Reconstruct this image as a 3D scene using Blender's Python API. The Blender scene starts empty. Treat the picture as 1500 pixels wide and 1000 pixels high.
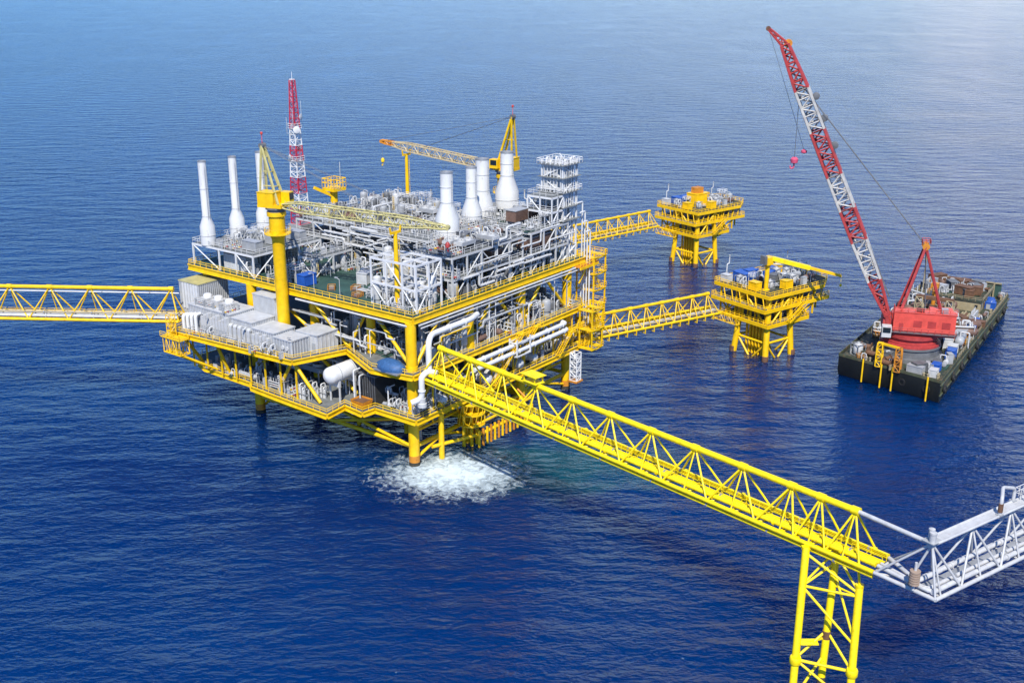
import bpy, bmesh, math, random
from mathutils import Vector, Matrix
random.seed(7)
R=math.radians
scene=bpy.context.scene
col=scene.collection
PI=math.pi
# ------------------------------------------------------------------ materials
MATS={}
def new_mat(name):
    m=bpy.data.materials.new(name); m.use_nodes=True
    nt=m.node_tree; b=nt.nodes['Principled BSDF']
    return m,nt,b
def paint(name,rgb,rough=.42,var=.18,rust=.0,rustcol=(.12,.045,.015),scale=.6,metal=0.0,streak=False):
    """painted or bare steel with weathering: tone variation, optional rust patches"""
    m,nt,b=new_mat(name); N=nt.nodes; L=nt.links
    tc=N.new('ShaderNodeTexCoord')
    mp=N.new('ShaderNodeMapping'); L.new(tc.outputs['Object'],mp.inputs['Vector'])
    mp.inputs['Scale'].default_value=(1,1,.35 if streak else 1)
    n1=N.new('ShaderNodeTexNoise'); n1.inputs['Scale'].default_value=scale; n1.inputs['Detail'].default_value=5
    n1.inputs['Roughness'].default_value=.65
    L.new(mp.outputs['Vector'],n1.inputs['Vector'])
    r1=N.new('ShaderNodeValToRGB'); L.new(n1.outputs['Fac'],r1.inputs['Fac'])
    r1.color_ramp.elements[0].position=.3; r1.color_ramp.elements[1].position=.7
    d=[max(0,c*(1-var)) for c in rgb]; h=[min(1,c*(1+var*.5)) for c in rgb]
    r1.color_ramp.elements[0].color=(*d,1); r1.color_ramp.elements[1].color=(*h,1)
    out=r1.outputs['Color']
    if rust>0:
        n2=N.new('ShaderNodeTexNoise'); n2.inputs['Scale'].default_value=scale*2.3; n2.inputs['Detail'].default_value=8
        n2.inputs['Roughness'].default_value=.75
        L.new(mp.outputs['Vector'],n2.inputs['Vector'])
        r2=N.new('ShaderNodeValToRGB'); L.new(n2.outputs['Fac'],r2.inputs['Fac'])
        r2.color_ramp.elements[0].position=.68-rust*.3; r2.color_ramp.elements[1].position=.76-rust*.2
        mx=N.new('ShaderNodeMix'); mx.data_type='RGBA'
        L.new(r2.outputs['Color'],mx.inputs[0]); L.new(out,mx.inputs[6]); mx.inputs[7].default_value=(*rustcol,1)
        out=mx.outputs[2]
    L.new(out,b.inputs['Base Color'])
    b.inputs['Roughness'].default_value=rough; b.inputs['Metallic'].default_value=metal
    MATS[name]=m; return m
YEL=paint('yellow_paint',(.86,.54,.006),.40,.24,.32,(.40,.16,.01))
YELB=paint('bridge_yellow_paint',(.94,.71,.004),.42,.2,.34,(.40,.19,.02),scale=1.3)
YELP=paint('pedestal_yellow_paint',(.90,.54,.005),.38,.2,.22,(.5,.2,.01))
ORG=paint('weathered_orange_paint',(.62,.24,.02),.5,.3,.4)
WHT=paint('white_paint',(.54,.54,.525),.45,.2,.26,(.45,.36,.26))
WHTB=paint('bridge_white_paint',(.50,.50,.495),.45,.2,.3,(.36,.25,.17),scale=.9)
WHTC=paint('clean_white_paint',(.68,.68,.665),.42,.12,.1,(.5,.44,.36))
GRY=paint('light_grey_paint',(.36,.37,.375),.45,.2,.2,(.3,.22,.15))
CLAD=paint('grey_cladding_paint',(.34,.35,.36),.45,.15,.12,(.36,.3,.22),streak=True)
RIB=paint('mid_grey_paint',(.50,.51,.515),.45,.2,.25,(.3,.22,.15))
DGRY=paint('dark_grey_paint',(.14,.145,.15),.5,.35,.3)
PALE=paint('weathered_boom_paint',(.47,.42,.17),.5,.25,.3,(.3,.2,.1))
TAN=paint('tan_boom_paint',(.50,.40,.22),.5,.2,.3,(.4,.2,.1))
GRN=paint('green_deck_paint',(.035,.085,.068),.6,.35,.3,(.06,.05,.04),scale=.35)
DKD=paint('grey_grating',(.17,.18,.175),.7,.35,.3,(.1,.07,.05),scale=.5)
BRN=paint('brown_louvre_paint',(.17,.10,.072),.6,.25,.2)
STL=paint('galvanised_steel',(.36,.37,.38),.4,.25,.2,metal=.35)
BLU=paint('blue_paint',(.02,.10,.42),.45,.25,.1)
TARP=paint('blue_tarpaulin',(.035,.11,.26),.6,.35,.0,scale=2.2)
RED=paint('red_paint',(.43,.05,.045),.48,.3,.4,(.22,.03,.02))
REDO=paint('orange_red_paint',(.70,.085,.06),.45,.2,.3,(.30,.06,.03))
STK=paint('stack_paint',(.66,.66,.64),.45,.14,.3,(.40,.33,.25),scale=.5,streak=True)
MAST=paint('mast_red_paint',(.48,.03,.06),.45,.2,.1)
BWHT=paint('weathered_white_boom',(.52,.50,.45),.5,.3,.45,(.3,.2,.15))
HULL=paint('black_hull_paint',(.012,.014,.012),.55,.5,.3,(.06,.045,.02),scale=.3,streak=True)
HULS=paint('olive_hull_paint',(.075,.085,.045),.6,.45,.5,(.16,.10,.045),scale=.3,streak=True)
BDCK=paint('dirty_green_deck',(.03,.045,.028),.7,.5,.6,(.16,.11,.06),scale=.4)
CRM=paint('cream_paint',(.36,.30,.18),.5,.25,.4,(.25,.14,.06))
RUS=paint('rusty_steel',(.17,.085,.045),.75,.45,.3,(.07,.03,.015))
BLK=paint('black_rubber',(.012,.012,.012),.7,.3)
MAR=paint('marine_growth',(.05,.045,.03),.9,.6,.3,scale=2)
NBLK=paint('near_black_steel',(.03,.03,.03),.7,.4)  # near-black with random tone variation
m,nt,b=new_mat('window_glass'); b.inputs['Base Color'].default_value=(.012,.02,.028,1); b.inputs['Roughness'].default_value=.06
GLS=m
nz=nt.nodes.new('ShaderNodeTexNoise'); nz.inputs['Scale'].default_value=1.5
mr=nt.nodes.new('ShaderNodeMapRange'); mr.inputs[3].default_value=.04; mr.inputs[4].default_value=.12
nt.links.new(nz.outputs['Fac'],mr.inputs[0]); nt.links.new(mr.outputs[0],b.inputs['Roughness'])
# ------------------------------------------------------------------ frames and mesh builder
class Frame:
    def __init__(s,ox,oy,deg): s.o=(ox,oy); s.a=R(deg); s.c=math.cos(s.a); s.s=math.sin(s.a)
    def w(s,u,v,z): return Vector((s.o[0]+u*s.c-v*s.s, s.o[1]+u*s.s+v*s.c, z))
F0=Frame(0,0,0)
CUR=[F0,Vector((0,0,0))]
def V(p): return Vector(p)
class MB:
    def __init__(s): s.v=[]; s.f=[]
    def add(s,vs,fs):
        o=len(s.v); s.v+= [tuple(x) for x in vs]; s.f+= [tuple(i+o for i in f) for f in fs]; return s
    def box(s,x0,x1,y0,y1,z0,z1):
        vs=[(x,y,z) for x in(x0,x1) for y in(y0,y1) for z in(z0,z1)]
        return s.add(vs,[(0,1,3,2),(4,6,7,5),(0,4,5,1),(2,3,7,6),(0,2,6,4),(1,5,7,3)])
    def bar(s,p,q,w=.2,h=None):
        h=h or w; p=V(p);q=V(q);d=(q-p).normalized()
        up=Vector((0,0,1)) if abs(d.z)<.95 else Vector((1,0,0))
        a=d.cross(up).normalized()*(w/2); b=a.cross(d).normalized()*(h/2)
        vs=[p-a-b,p+a-b,p+a+b,p-a+b,q-a-b,q+a-b,q+a+b,q-a+b]
        return s.add(vs,[(3,2,1,0),(4,5,6,7),(0,1,5,4),(1,2,6,5),(2,3,7,6),(3,0,4,7)])
    def tube(s,p,q,r=.1,n=6,r2=None):
        r2=r if r2 is None else r2
        p=V(p);q=V(q);d=(q-p)
        if d.length<1e-6: return s
        d.normalize()
        up=Vector((0,0,1)) if abs(d.z)<.95 else Vector((1,0,0))
        a=d.cross(up).normalized(); b=a.cross(d).normalized()
        vs=[]
        for (c,rr) in ((p,r),(q,r2)):
            for i in range(n):
                t=2*PI*i/n; vs.append(c+a*(rr*math.cos(t))+b*(rr*math.sin(t)))
        fs=[(i,(i+1)%n,n+(i+1)%n,n+i) for i in range(n)]
        fs+=[tuple(range(n-1,-1,-1)),tuple(range(n,2*n))]
        return s.add(vs,fs)
    def pipe(s,pts,r=.15,n=8,bend=None):
        bend=r*2.2 if bend is None else bend
        P=[V(p) for p in pts]; Q=[P[0]]
        for i in range(1,len(P)-1):
            a=(P[i-1]-P[i]); b=(P[i+1]-P[i]); k=min(bend,a.length*.45,b.length*.45)
            a.normalize(); b.normalize(); p0=P[i]+a*k; p2=P[i]+b*k
            for t in (0,.25,.5,.75,1): Q.append(p0*(1-t)**2+P[i]*2*t*(1-t)+p2*t*t)
        Q.append(P[-1])
        d0=(Q[1]-Q[0]).normalized()
        up=Vector((0,0,1)) if abs(d0.z)<.95 else Vector((1,0,0))
        a=d0.cross(up).normalized(); rings=[]
        for i,c in enumerate(Q):
            d=((Q[min(i+1,len(Q)-1)]-Q[max(i-1,0)])).normalized()
            a=(a-d*a.dot(d)).normalized(); b=a.cross(d)
            rings.append([c+a*(r*math.cos(2*PI*k/n))+b*(r*math.sin(2*PI*k/n)) for k in range(n)])
        vs=[x for g in rings for x in g]; fs=[]
        for g in range(len(rings)-1):
            for k in range(n): fs.append((g*n+k,g*n+n+k,g*n+n+(k+1)%n,g*n+(k+1)%n))
        fs.append(tuple(range(n))); fs.append(tuple(range(len(vs)-1,len(vs)-n-1,-1)))
        return s.add(vs,fs)
    def lathe(s,c,prof,n=16,axis=(0,0,1)):
        c=V(c); ax=V(axis).normalized()
        up=Vector((1,0,0)) if abs(ax.z)>.9 else Vector((0,0,1))
        a=ax.cross(up).normalized(); b=ax.cross(a).normalized(); vs=[]
        for (r,z) in prof:
            r=max(r,.002)
            for i in range(n):
                t=2*PI*i/n; vs.append(c+ax*z+a*(r*math.cos(t))+b*(r*math.sin(t)))
        fs=[]
        for g in range(len(prof)-1):
            for i in range(n): fs.append((g*n+i,g*n+(i+1)%n,g*n+n+(i+1)%n,g*n+n+i))
        fs.append(tuple(range(n-1,-1,-1))); fs.append(tuple(range(len(vs)-n,len(vs))))
        return s.add(vs,fs)
    def prism(s,poly,z0,z1):
        n=len(poly); vs=[(x,y,z0) for x,y in poly]+[(x,y,z1) for x,y in poly]
        fs=[(i,(i+1)%n,n+(i+1)%n,n+i) for i in range(n)]+[tuple(range(n-1,-1,-1)),tuple(range(n,2*n))]
        return s.add(vs,fs)
    def rail(s,pts,h=1.15,step=2.2,r=.07,closed=False):
        P=[V(p) for p in pts]
        if closed: P.append(P[0])
        for a,b in zip(P,P[1:]):
            L=(b-a).length; n=max(1,round(L/step))
            for k in range(n+1):
                c=a.lerp(b,k/n); s.tube(c,c+Vector((0,0,h)),r,4)
            for zz in (h,h*.55): s.tube(a+Vector((0,0,zz)),b+Vector((0,0,zz)),r,4)
        return s
    def ribbox(s,x0,x1,y0,y1,z0,z1,step=.7,d=.09,w=.16,wall=True):
        if wall: s.box(x0,x1,y0,y1,z0,z1)
        n=max(2,round((x1-x0)/step))
        for k in range(n+1):
            x=x0+.08+(x1-x0-.16)*k/n
            s.box(x-w/2,x+w/2,y0-d,y0-.002,z0+.05,z1-.05); s.box(x-w/2,x+w/2,y1+.002,y1+d,z0+.05,z1-.05)
        n=max(2,round((y1-y0)/step))
        for k in range(n+1):
            y=y0+.08+(y1-y0-.16)*k/n
            s.box(x0-d,x0-.002,y-w/2,y+w/2,z0+.05,z1-.05); s.box(x1+.002,x1+d,y-w/2,y+w/2,z0+.05,z1-.05)
        s.box(x0-.15,x1+.15,y0-.15,y1+.15,z1+.004,z1+.16)
        return s
    def ladder(s,p,h,dirx=(1,0)):
        p=V(p); d=Vector((dirx[0],dirx[1],0))*.25
        s.tube(p-d,p-d+Vector((0,0,h)),.05,4); s.tube(p+d,p+d+Vector((0,0,h)),.05,4)
        n=int(h/.6)
        for k in range(1,n): s.tube(p-d+Vector((0,0,k*h/n)),p+d+Vector((0,0,k*h/n)),.035,4)
        return s
    def stair(s,p,q,w=1.0,rail=True):
        p=V(p);q=V(q); d=(q-p); hd=Vector((d.x,d.y,0)).normalized(); sd=Vector((-hd.y,hd.x,0))*(w/2)
        for e in (-1,1):
            s.bar(p+sd*e,q+sd*e,.1,.3)
            if rail:
                up=Vector((0,0,1.05)); s.tube(p+sd*e+up,q+sd*e+up,.05,4)
                for k in range(5): c=p.lerp(q,k/4)+sd*e; s.tube(c,c+up,.05,4)
        n=max(3,int(abs(d.z)/.3))
        for k in range(1,n):
            c=p.lerp(q,k/n); s.bar(c-sd,c+sd,.28,.05)
        return s
    def lattice(s,p,q,w0,h0,wm,hm,w1,h1,n,rc=.14,rl=.07,up=(0,0,1),t0=.12,t1=.85,shift=0):
        """tapered four-chord lattice from p to q"""
        p=V(p);q=V(q);d=(q-p).normalized();u=V(up); a=d.cross(u).normalized(); b=a.cross(d).normalized()
        def sec(t):
            if t<t0: k=t/t0; w=w0+(wm-w0)*k; h=h0+(hm-h0)*k
            elif t>t1: k=(t-t1)/(1-t1); w=wm+(w1-wm)*k; h=hm+(h1-hm)*k
            else: w,h=wm,hm
            c=p.lerp(q,t); return [c-a*w/2-b*h/2,c+a*w/2-b*h/2,c+a*w/2+b*h/2,c-a*w/2+b*h/2]
        S=[sec(i/n) for i in range(n+1)]
        for i in range(n):
            A,B=S[i],S[i+1]
            for k in range(4):
                s.tube(A[k],B[k],rc,5); k2=(k+1)%4
                s.tube(A[k],A[k2],rl,4)
                if (i+shift)%2==0: s.tube(A[k],B[k2],rl,4)
                else: s.tube(A[k2],B[k],rl,4)
        for k in range(4): s.tube(S[n][k],S[n][(k+1)%4],rl,4)
        return s
    def mesh(s,name,mat,base):
        me=bpy.data.meshes.new(name)
        bx,by,bz=base
        me.from_pydata([(x-bx,y-by,z-bz) for x,y,z in s.v],[],s.f); me.update()
        bm=bmesh.new(); bm.from_mesh(me); bmesh.ops.recalc_face_normals(bm,faces=bm.faces); bm.to_mesh(me); bm.free()
        me.polygons.foreach_set('use_smooth',[True]*len(me.polygons))
        try: me.set_sharp_from_angle(angle=R(50))
        except Exception: pass
        me.materials.append(mat)
        return me
    def build(s,name,mat,parent,label=None):
        """a part: mesh coordinates are frame coordinates, stored relative to the base of its thing"""
        root=parent
        while root.parent: root=root.parent
        o=bpy.data.objects.new(name,s.mesh(name,mat,root['_b'] if '_b' in root else (0,0,0)))
        col.objects.link(o); o.parent=parent
        if label: o['label']=label
        return o
def thing(name,label,cat,fr,base,group=None,rot=0.0):
    o=bpy.data.objects.new(name,None); col.objects.link(o); o.empty_display_size=.5
    o.location=fr.w(*base); o.rotation_euler=(0,0,fr.a+rot)
    o['label']=label; o['category']=cat; o['_b']=tuple(float(x) for x in base)
    if group: o['group']=group
    return o
def solo(mb,name,label,cat,mat,fr,base,group=None):
    o=bpy.data.objects.new(name,mb.mesh(name,mat,base)); col.objects.link(o)
    o.location=fr.w(*base); o.rotation_euler=(0,0,fr.a); o['label']=label; o['category']=cat
    if group: o['group']=group
    return o
def copy_tree(o,parent=None):
    c=o.copy(); col.objects.link(c)
    if parent: c.parent=parent
    for ch in list(o.children): copy_tree(ch,c)
    return c
PROTO={}
BUILD={}
def place(kind,fr,u,v,z,rot=0,sc=1,label=None,group=None):
    """first call builds the kind with its parts, later calls copy thing and parts"""
    if kind not in PROTO:
        name,cat,fn=BUILD[kind]
        o=thing(name,label or '',cat,F0,(0,0,0)); fn(o); PROTO[kind]=o
    else: o=copy_tree(PROTO[kind])
    o.location=fr.w(u,v,z); o.rotation_euler=(0,0,fr.a+R(rot))
    o.scale=(sc,sc,sc) if not isinstance(sc,tuple) else sc
    if label: o['label']=label
    if group: o['group']=group
    elif 'group' in o: del o['group']
    return o
# ------------------------------------------------------------------ frames of the place
PF=Frame(-20.1,212.6,53)      # production platform: u along the right face, v along the left face
# ------------------------------------------------------------------ equipment kinds
def k_vvessel(h=5,r=.95,mat=WHT):
    def f(o):
        MB().lathe((0,0,0),[(r*.8,0),(r*.8,.9)],14).build('skirt',GRY,o)
        sh=MB().lathe((0,0,.9),[(r*.6,0),(r*.9,.15),(r,.4),(r,h-1.5),(r*.92,h-1.2),(r*.6,h-1.0),(.05,h-.9)],18)
        sh.lathe((0,0,1.9),[(r+.03,0),(r+.03,.12)],18).lathe((0,0,h-1.2),[(r+.03,0),(r+.03,.12)],18)
        shell=sh.build('shell',mat,o)
        MB().tube((r*.9,0,h*.45),(r+.5,0,h*.45),.16,8).tube((r+.4,0,h*.45),(r+.5,0,h*.45),.28,8).build('nozzle',mat,o)
        MB().pipe([(0,0,h-.1),(0,0,h+.5),(0,r+.5,h+.5),(0,r+.5,.2)],.12).build('outlet_pipe',WHT,o)
        MB().ladder((-r-.18,0,0),h-.6,(0,1)).build('ladder',YEL,o)
    return f
BUILD['vvessel']=('vertical_vessel','vessel',k_vvessel())
BUILD['vvessel_tall']=('vertical_vessel','vessel',k_vvessel(7.5,1.05))
BUILD['vvessel_dark']=('vertical_vessel','vessel',k_vvessel(3.6,1.0,DGRY))  # dark tone imitates shaded gaps among the white equipment
BUILD['vvessel_grey']=('vertical_vessel','vessel',k_vvessel(4.2,1.2,GRY))
def k_hvessel(L=6,r=1.1,mat=WHT):
    def f(o):
        e=L/2
        MB().lathe((-e,0,r+.5),[(.05,-r*.45),(r*.55,-r*.36),(r*.9,-.12),(r,0.05),(r,L-.05),(r*.9,L+.12),(r*.55,L+r*.36),(.05,L+r*.45)],18,(1,0,0)).build('shell',mat,o)
        for x in (-e*.6,e*.6): MB().box(x-.15,x+.15,-r*.8,r*.8,0,r*.75).build('saddle',GRY,o)
        MB().lathe((e*.1,0,2*r+.4),[(.35,0),(.35,.45),(.45,.46),(.45,.58)],10).build('manway',mat,o)
        MB().pipe([(-e*.5,0,2*r+.4),(-e*.5,0,2*r+1.2),(-e*.5,-r-.6,2*r+1.2),(-e*.5,-r-.6,.1)],.13).build('outlet_pipe',WHT,o)
    return f
BUILD['hvessel']=('horizontal_vessel','vessel',k_hvessel())
BUILD['hvessel_brown']=('horizontal_vessel','vessel',k_hvessel(4.0,.8,BRN))
BUILD['hvessel_small']=('horizontal_vessel','vessel',k_hvessel(3.6,.7,GRY))
def k_pump(o):
    MB().box(-1.7,1.7,-.7,.7,0,.3).build('skid_base',GRN,o)
    mo=MB().lathe((-1.3,0,.95),[(.3,0),(.46,.05),(.46,1.2),(.3,1.25)],12,(1,0,0))
    for k in range(6): mo.lathe((-1.2+k*.2,0,.95),[(.5,0),(.5,.05)],12,(1,0,0))
    mo.build('motor',GRY,o)
    MB().lathe((.35,0,.95),[(.2,0),(.55,.15),(.55,.7),(.2,.85)],12,(1,0,0)).build('pump',WHT,o)
    MB().pipe([(.75,0,1.4),(.75,0,2.4),(.75,1.2,2.4),(.75,1.2,.1)],.14).build('discharge_pipe',WHT,o)
    MB().pipe([(1.2,0,.95),(2.2,0,.95),(2.2,0,2.0)],.16).build('suction_pipe',WHT,o)
BUILD['pump']=('pump_skid','pump',k_pump)
def k_manifold(o):
    for i,z in enumerate((.7,1.5,2.3)):
        MB().tube((-2.6,i*.25,z),(2.6,i*.25,z),.17,8).build('header_pipe',WHT,o)
    for i in range(5):
        x=-2.1+i*1.05
        rp=MB().pipe([(x,-.5,0),(x,-.5,1.1),(x,0,1.1+.4*(i%2)),(x,0,3.2)],.1,6).build('riser',WHT,o)
        MB().tube((x-.2,-.5,.6),(x+.2,-.5,.6),.2,8).tube((x,-.5,.6),(x,-.95,.6),.05,5).lathe((x,-.95,.6),[(.26,0),(.26,.06)],10,(0,1,0)).build('valve',(YEL,RED,STL)[i%3],rp)
    MB().box(-2.5,-2.35,-.3,.8,0,2.5).build('support_frame',GRY,o); MB().box(2.35,2.5,-.3,.8,0,2.5).build('support_frame',GRY,o)
BUILD['manifold']=('valve_manifold','manifold',k_manifold)
def k_cabinet(o):
    MB().box(-.8,.8,-.5,.5,.1,2.1).box(-.85,.85,-.55,.55,2.104,2.2).build('body',GRY,o)
    MB().box(-.75,-.02,-.54,-.503,.2,2.0).build('door',WHT,o); MB().box(.02,.75,-.54,-.503,.2,2.0).build('door',WHT,o)
    MB().box(-.9,.9,-.6,.6,0,.096).build('plinth',DGRY,o)
BUILD['cabinet']=('electrical_cabinet','cabinet',k_cabinet)
def k_cooler(o):
    MB().box(-3,3,-1.6,1.6,2.2,3.3).build('bundle_casing',GRY,o)
    for x in (-1.5,1.5):
        MB().lathe((x,0,3.304),[(1.3,0),(1.25,.55),(1.15,.55),(1.15,.1)],18).build('fan_ring',WHT,o)
        fb=MB()
        for k in range(5):
            t=2*PI*k/5; fb.bar((x,0,3.55),(x+1.05*math.cos(t),1.05*math.sin(t),3.55),.28,.05)
        fb.build('fan',DGRY,o)
    for x in (-2.9,2.9):
        for y in (-1.5,1.5): MB().bar((x,y,0),(x,y,2.2),.22).build('leg',WHT,o)
    MB().box(-3.35,-3.004,-1.5,1.5,2.3,3.1).build('header_box',WHT,o); MB().box(3.004,3.35,-1.5,1.5,2.3,3.1).build('header_box',WHT,o)
BUILD['cooler']=('fan_cooler','cooler',k_cooler)
def k_spool(o):
    MB().pipe([(-1.2,0,0),(-1.2,0,2.6),(0,0,2.6),(0,1.0,2.6),(0,1.0,0)],.17).build('pipe',WHT,o)
    MB().tube((-1.2,0,1.0),(-1.2,0,1.5),.28,8).tube((-1.2,0,1.25),(-1.2,-.6,1.25),.05,5).lathe((-1.2,-.6,1.25),[(.3,0),(.3,.06)],10,(0,1,0)).build('valve',STL,o)
    MB().bar((-.3,0,0),(-.3,0,2.4),.12).build('support_post',GRY,o)
BUILD['spool']=('pipe_spool','pipe',k_spool)
def k_riser(o):
    MB().pipe([(0,0,0),(0,0,5),(.9,0,5),(.9,0,7.2)],.2).build('pipe',WHT,o)
    MB().lathe((0,0,2),[(.36,0),(.36,.5)],8).build('valve',STL,o)
    MB().lathe((.9,0,7.2),[(.22,0),(.3,.2),(.3,.5),(.1,.6)],8).build('vent_cap',GRY,o)
BUILD['riser']=('vent_riser','pipe',k_riser)
def k_lamp(o):
    MB().tube((0,0,0),(0,0,4.2),.07,5).tube((0,0,4.2),(.8,0,4.4),.06,5).build('post',WHT,o)
    MB().box(.5,1.3,-.18,.18,4.36,4.56).build('lamp_head',GRY,o)
BUILD['lamp']=('lamp_post','lamp',k_lamp)
def k_container(mat,L=6,W=2.4,H=2.5):
    def f(o):
        MB().ribbox(-L/2,L/2,-W/2,W/2,.15,H,.45,.05,.14).build('body',mat,o)
        cf=MB()
        for x in (-L/2,L/2):
            for y in (-W/2,W/2): cf.box(x-.1,x+.1,y-.1,y+.1,0,H+.2)
        cf.build('corner_post',mat,o)
        for y in (-W/4,W/4): MB().box(L/2+.1,L/2+.16,y-W/4+.1,y+W/4-.05,.25,H-.1).build('door',mat,o)
    return f
BUILD['con_blue']=('cargo_container','container',k_container(BLU,3.4,2.3,2.5))
BUILD['con_white']=('cargo_container','container',k_container(WHT,3.0,2.4,2.6))
BUILD['con_grey']=('cargo_container','container',k_container(GRY,5.5,2.4,2.6))
BUILD['con_dark']=('equipment_box','box',k_container(DGRY,3.2,2.2,2.4))
BUILD['con_yellow']=('equipment_box','box',k_container(YELP,3.0,2.2,2.6))
BUILD['con_rust']=('cargo_container','container',k_container(RUS,4.5,2.4,2.4))
def k_tote(o):
    MB().lathe((0,0,.25),[(.9,0),(1.05,.15),(1.05,1.9),(.85,2.15),(.3,2.3),(.3,2.5)],14).build('tank',WHT,o)
    fr=MB()
    for x in (-1.1,1.1):
        for y in (-1.1,1.1): fr.bar((x,y,0),(x,y,2.5),.12)
    for z in (.06,2.45):
        for a,b in (((-1.1,-1.1),(1.1,-1.1)),((1.1,-1.1),(1.1,1.1)),((1.1,1.1),(-1.1,1.1)),((-1.1,1.1),(-1.1,-1.1))): fr.bar((*a,z),(*b,z),.12)
    fr.build('cage',STL,o)
BUILD['tote']=('chemical_tank','tank',k_tote)
def k_rackpipes(o):
    for i in range(6):
        y=-1.2+i*.46; r=(.16,.1,.2,.12,.16,.09)[i]
        MB().pipe([(-5,y,1.0),(1.2*(i%3),y,1.0),(1.2*(i%3),y,1.0+.55*((i+1)%2)),(5,y,1.0+.55*((i+1)%2))],r,6).build('pipe',(WHT,WHT,STL,WHT,GRY,WHT)[i],o)
    for x in (-4.5,0,4.5):
        MB().bar((x,-1.5,0),(x,-1.5,2.0),.2).bar((x,1.5,0),(x,1.5,2.0),.2).bar((x,-1.5,.82),(x,1.5,.82),.16).bar((x,-1.5,2.0),(x,1.5,2.0),.16).build('support_frame',WHT,o)
BUILD['piperack']=('pipe_rack','pipe rack',k_rackpipes)
def k_filter(o):
    MB().box(-2.6,2.6,-1.5,1.5,.9,3.6).build('housing',BRN,o)
    lv=MB()
    for k in range(9): lv.box(-2.5,2.5,-1.62,-1.505,1.05+k*.28,1.2+k*.28)
    lv.build('louvre',BRN,o)
    MB().prism([(-2.8,-1.7),(2.8,-1.7),(2.8,1.7),(-2.8,1.7)],3.604,3.75).build('roof',GRY,o)
    for x in (-2.4,2.4):
        for y in (-1.3,1.3): MB().bar((x,y,0),(x,y,.9),.24).build('leg',WHT,o)
BUILD['filter']=('air_filter_house','filter house',k_filter)
def k_turb(o):
    MB().ribbox(-4.5,4.5,-1.9,1.9,.4,4.0,.9,.07,.12).build('enclosure',WHT,o)
    MB().box(-4.8,4.8,-2.1,2.1,0,.396).build('skid_base',GRY,o)
    MB().box(-3.4,-2.4,-1.99,-1.975,.7,2.8).build('door',GRY,o)
    MB().lathe((2.6,0,4.1),[(.75,0),(.75,1.0),(1.0,1.1),(1.0,1.5),(.4,1.6)],14).build('ventilation_duct',WHT,o)
    MB().box(-3.6,-1.2,-1.2,1.2,4.2,5.3).build('intake_box',GRY,o)
BUILD['turbine']=('turbine_enclosure','enclosure',k_turb)
def k_basket(o):
    MB().box(-1.2,1.2,-1,1,0,.12).build('floor',RUS,o)
    b=MB()
    for k in range(5):
        x=-1.2+k*.6; b.bar((x,-1,0),(x,-1,1.2),.1).bar((x,1,0),(x,1,1.2),.1)
    for z in (.6,1.2):
        for a,c in (((-1.2,-1),(1.2,-1)),((1.2,-1),(1.2,1)),((1.2,1),(-1.2,1)),((-1.2,1),(-1.2,-1))): b.bar((*a,z),(*c,z),.1)
    b.build('cage',ORG,o)
    MB().box(-.9,.1,-.7,.6,.124,.8).build('cargo',STL,o); MB().box(.25,1.0,-.6,.7,.124,1.0).build('cargo',CRM,o)
BUILD['basket']=('cargo_basket','basket',k_basket)
def k_winch(o):
    MB().lathe((-1.1,0,1.0),[(.95,0),(.95,.12),(.55,.13),(.55,2.07),(.95,2.08),(.95,2.2)],14,(1,0,0)).build('drum',RUS,o)
    for x in (-1.35,1.25): MB().prism([(x-.1,-1),(x+.1,-1),(x+.1,1),(x-.1,1)],0,1.15).build('side_frame',CRM,o)
    MB().box(1.5,2.4,-.5,.5,.0,1.1).build('motor',BDCK,o)
BUILD['winch']=('mooring_winch','winch',k_winch)
def k_bollard(o):
    for x in (-.5,.5): MB().lathe((x,0,.1),[(.25,0),(.25,.8),(.33,.82),(.33,.95),(.1,1)],10).build('post',CRM,o)
    MB().box(-.95,.95,-.4,.4,0,.098).build('base_plate',BDCK,o)
BUILD['bollard']=('mooring_bollard','bollard',k_bollard)

def k_access(o):
    H=3.2
    for x in (-1.3,1.3):
        for y in (-1,1): MB().box(x-.1,x+.1,y-.1,y+.1,0,H).build('leg',WHT,o)
    MB().box(-1.5,1.5,-1.2,1.2,H+.002,H+.1).build('floor',STL,o)
    MB().rail([(-1.45,-1.15,H+.1),(1.45,-1.15,H+.1),(1.45,1.15,H+.1),(-1.45,1.15,H+.1)],1.2,1.2,.075,True).build('railing',WHTC,o)
    MB().ladder((1.75,0,0),H+1.1,(0,1)).build('ladder',WHT,o)
    MB().tube((-1.3,-1,.1),(1.3,-1,H-.1),.08,5).build('brace',WHT,o)
BUILD['access']=('access_platform','platform',k_access)
def k_bundle(o):
    for i in range(6):
        x=-1.1+i*.42; h=2.4+.9*((i*7)%4)/2
        MB().pipe([(x,-.6,0),(x,-.6,h),(x,.9,h),(x,.9,h-.8*(1+i%2))],(.12,.17,.1,.2,.12,.15)[i],6).build('pipe',(WHT,WHTC,STL,WHT,WHTC,GRY)[i],o)
    MB().bar((-1.4,-.9,1.5),(1.4,-.9,1.5),.14).build('clamp_bar',GRY,o)
BUILD['bundle']=('pipe_bundle','pipes',k_bundle)
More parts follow.
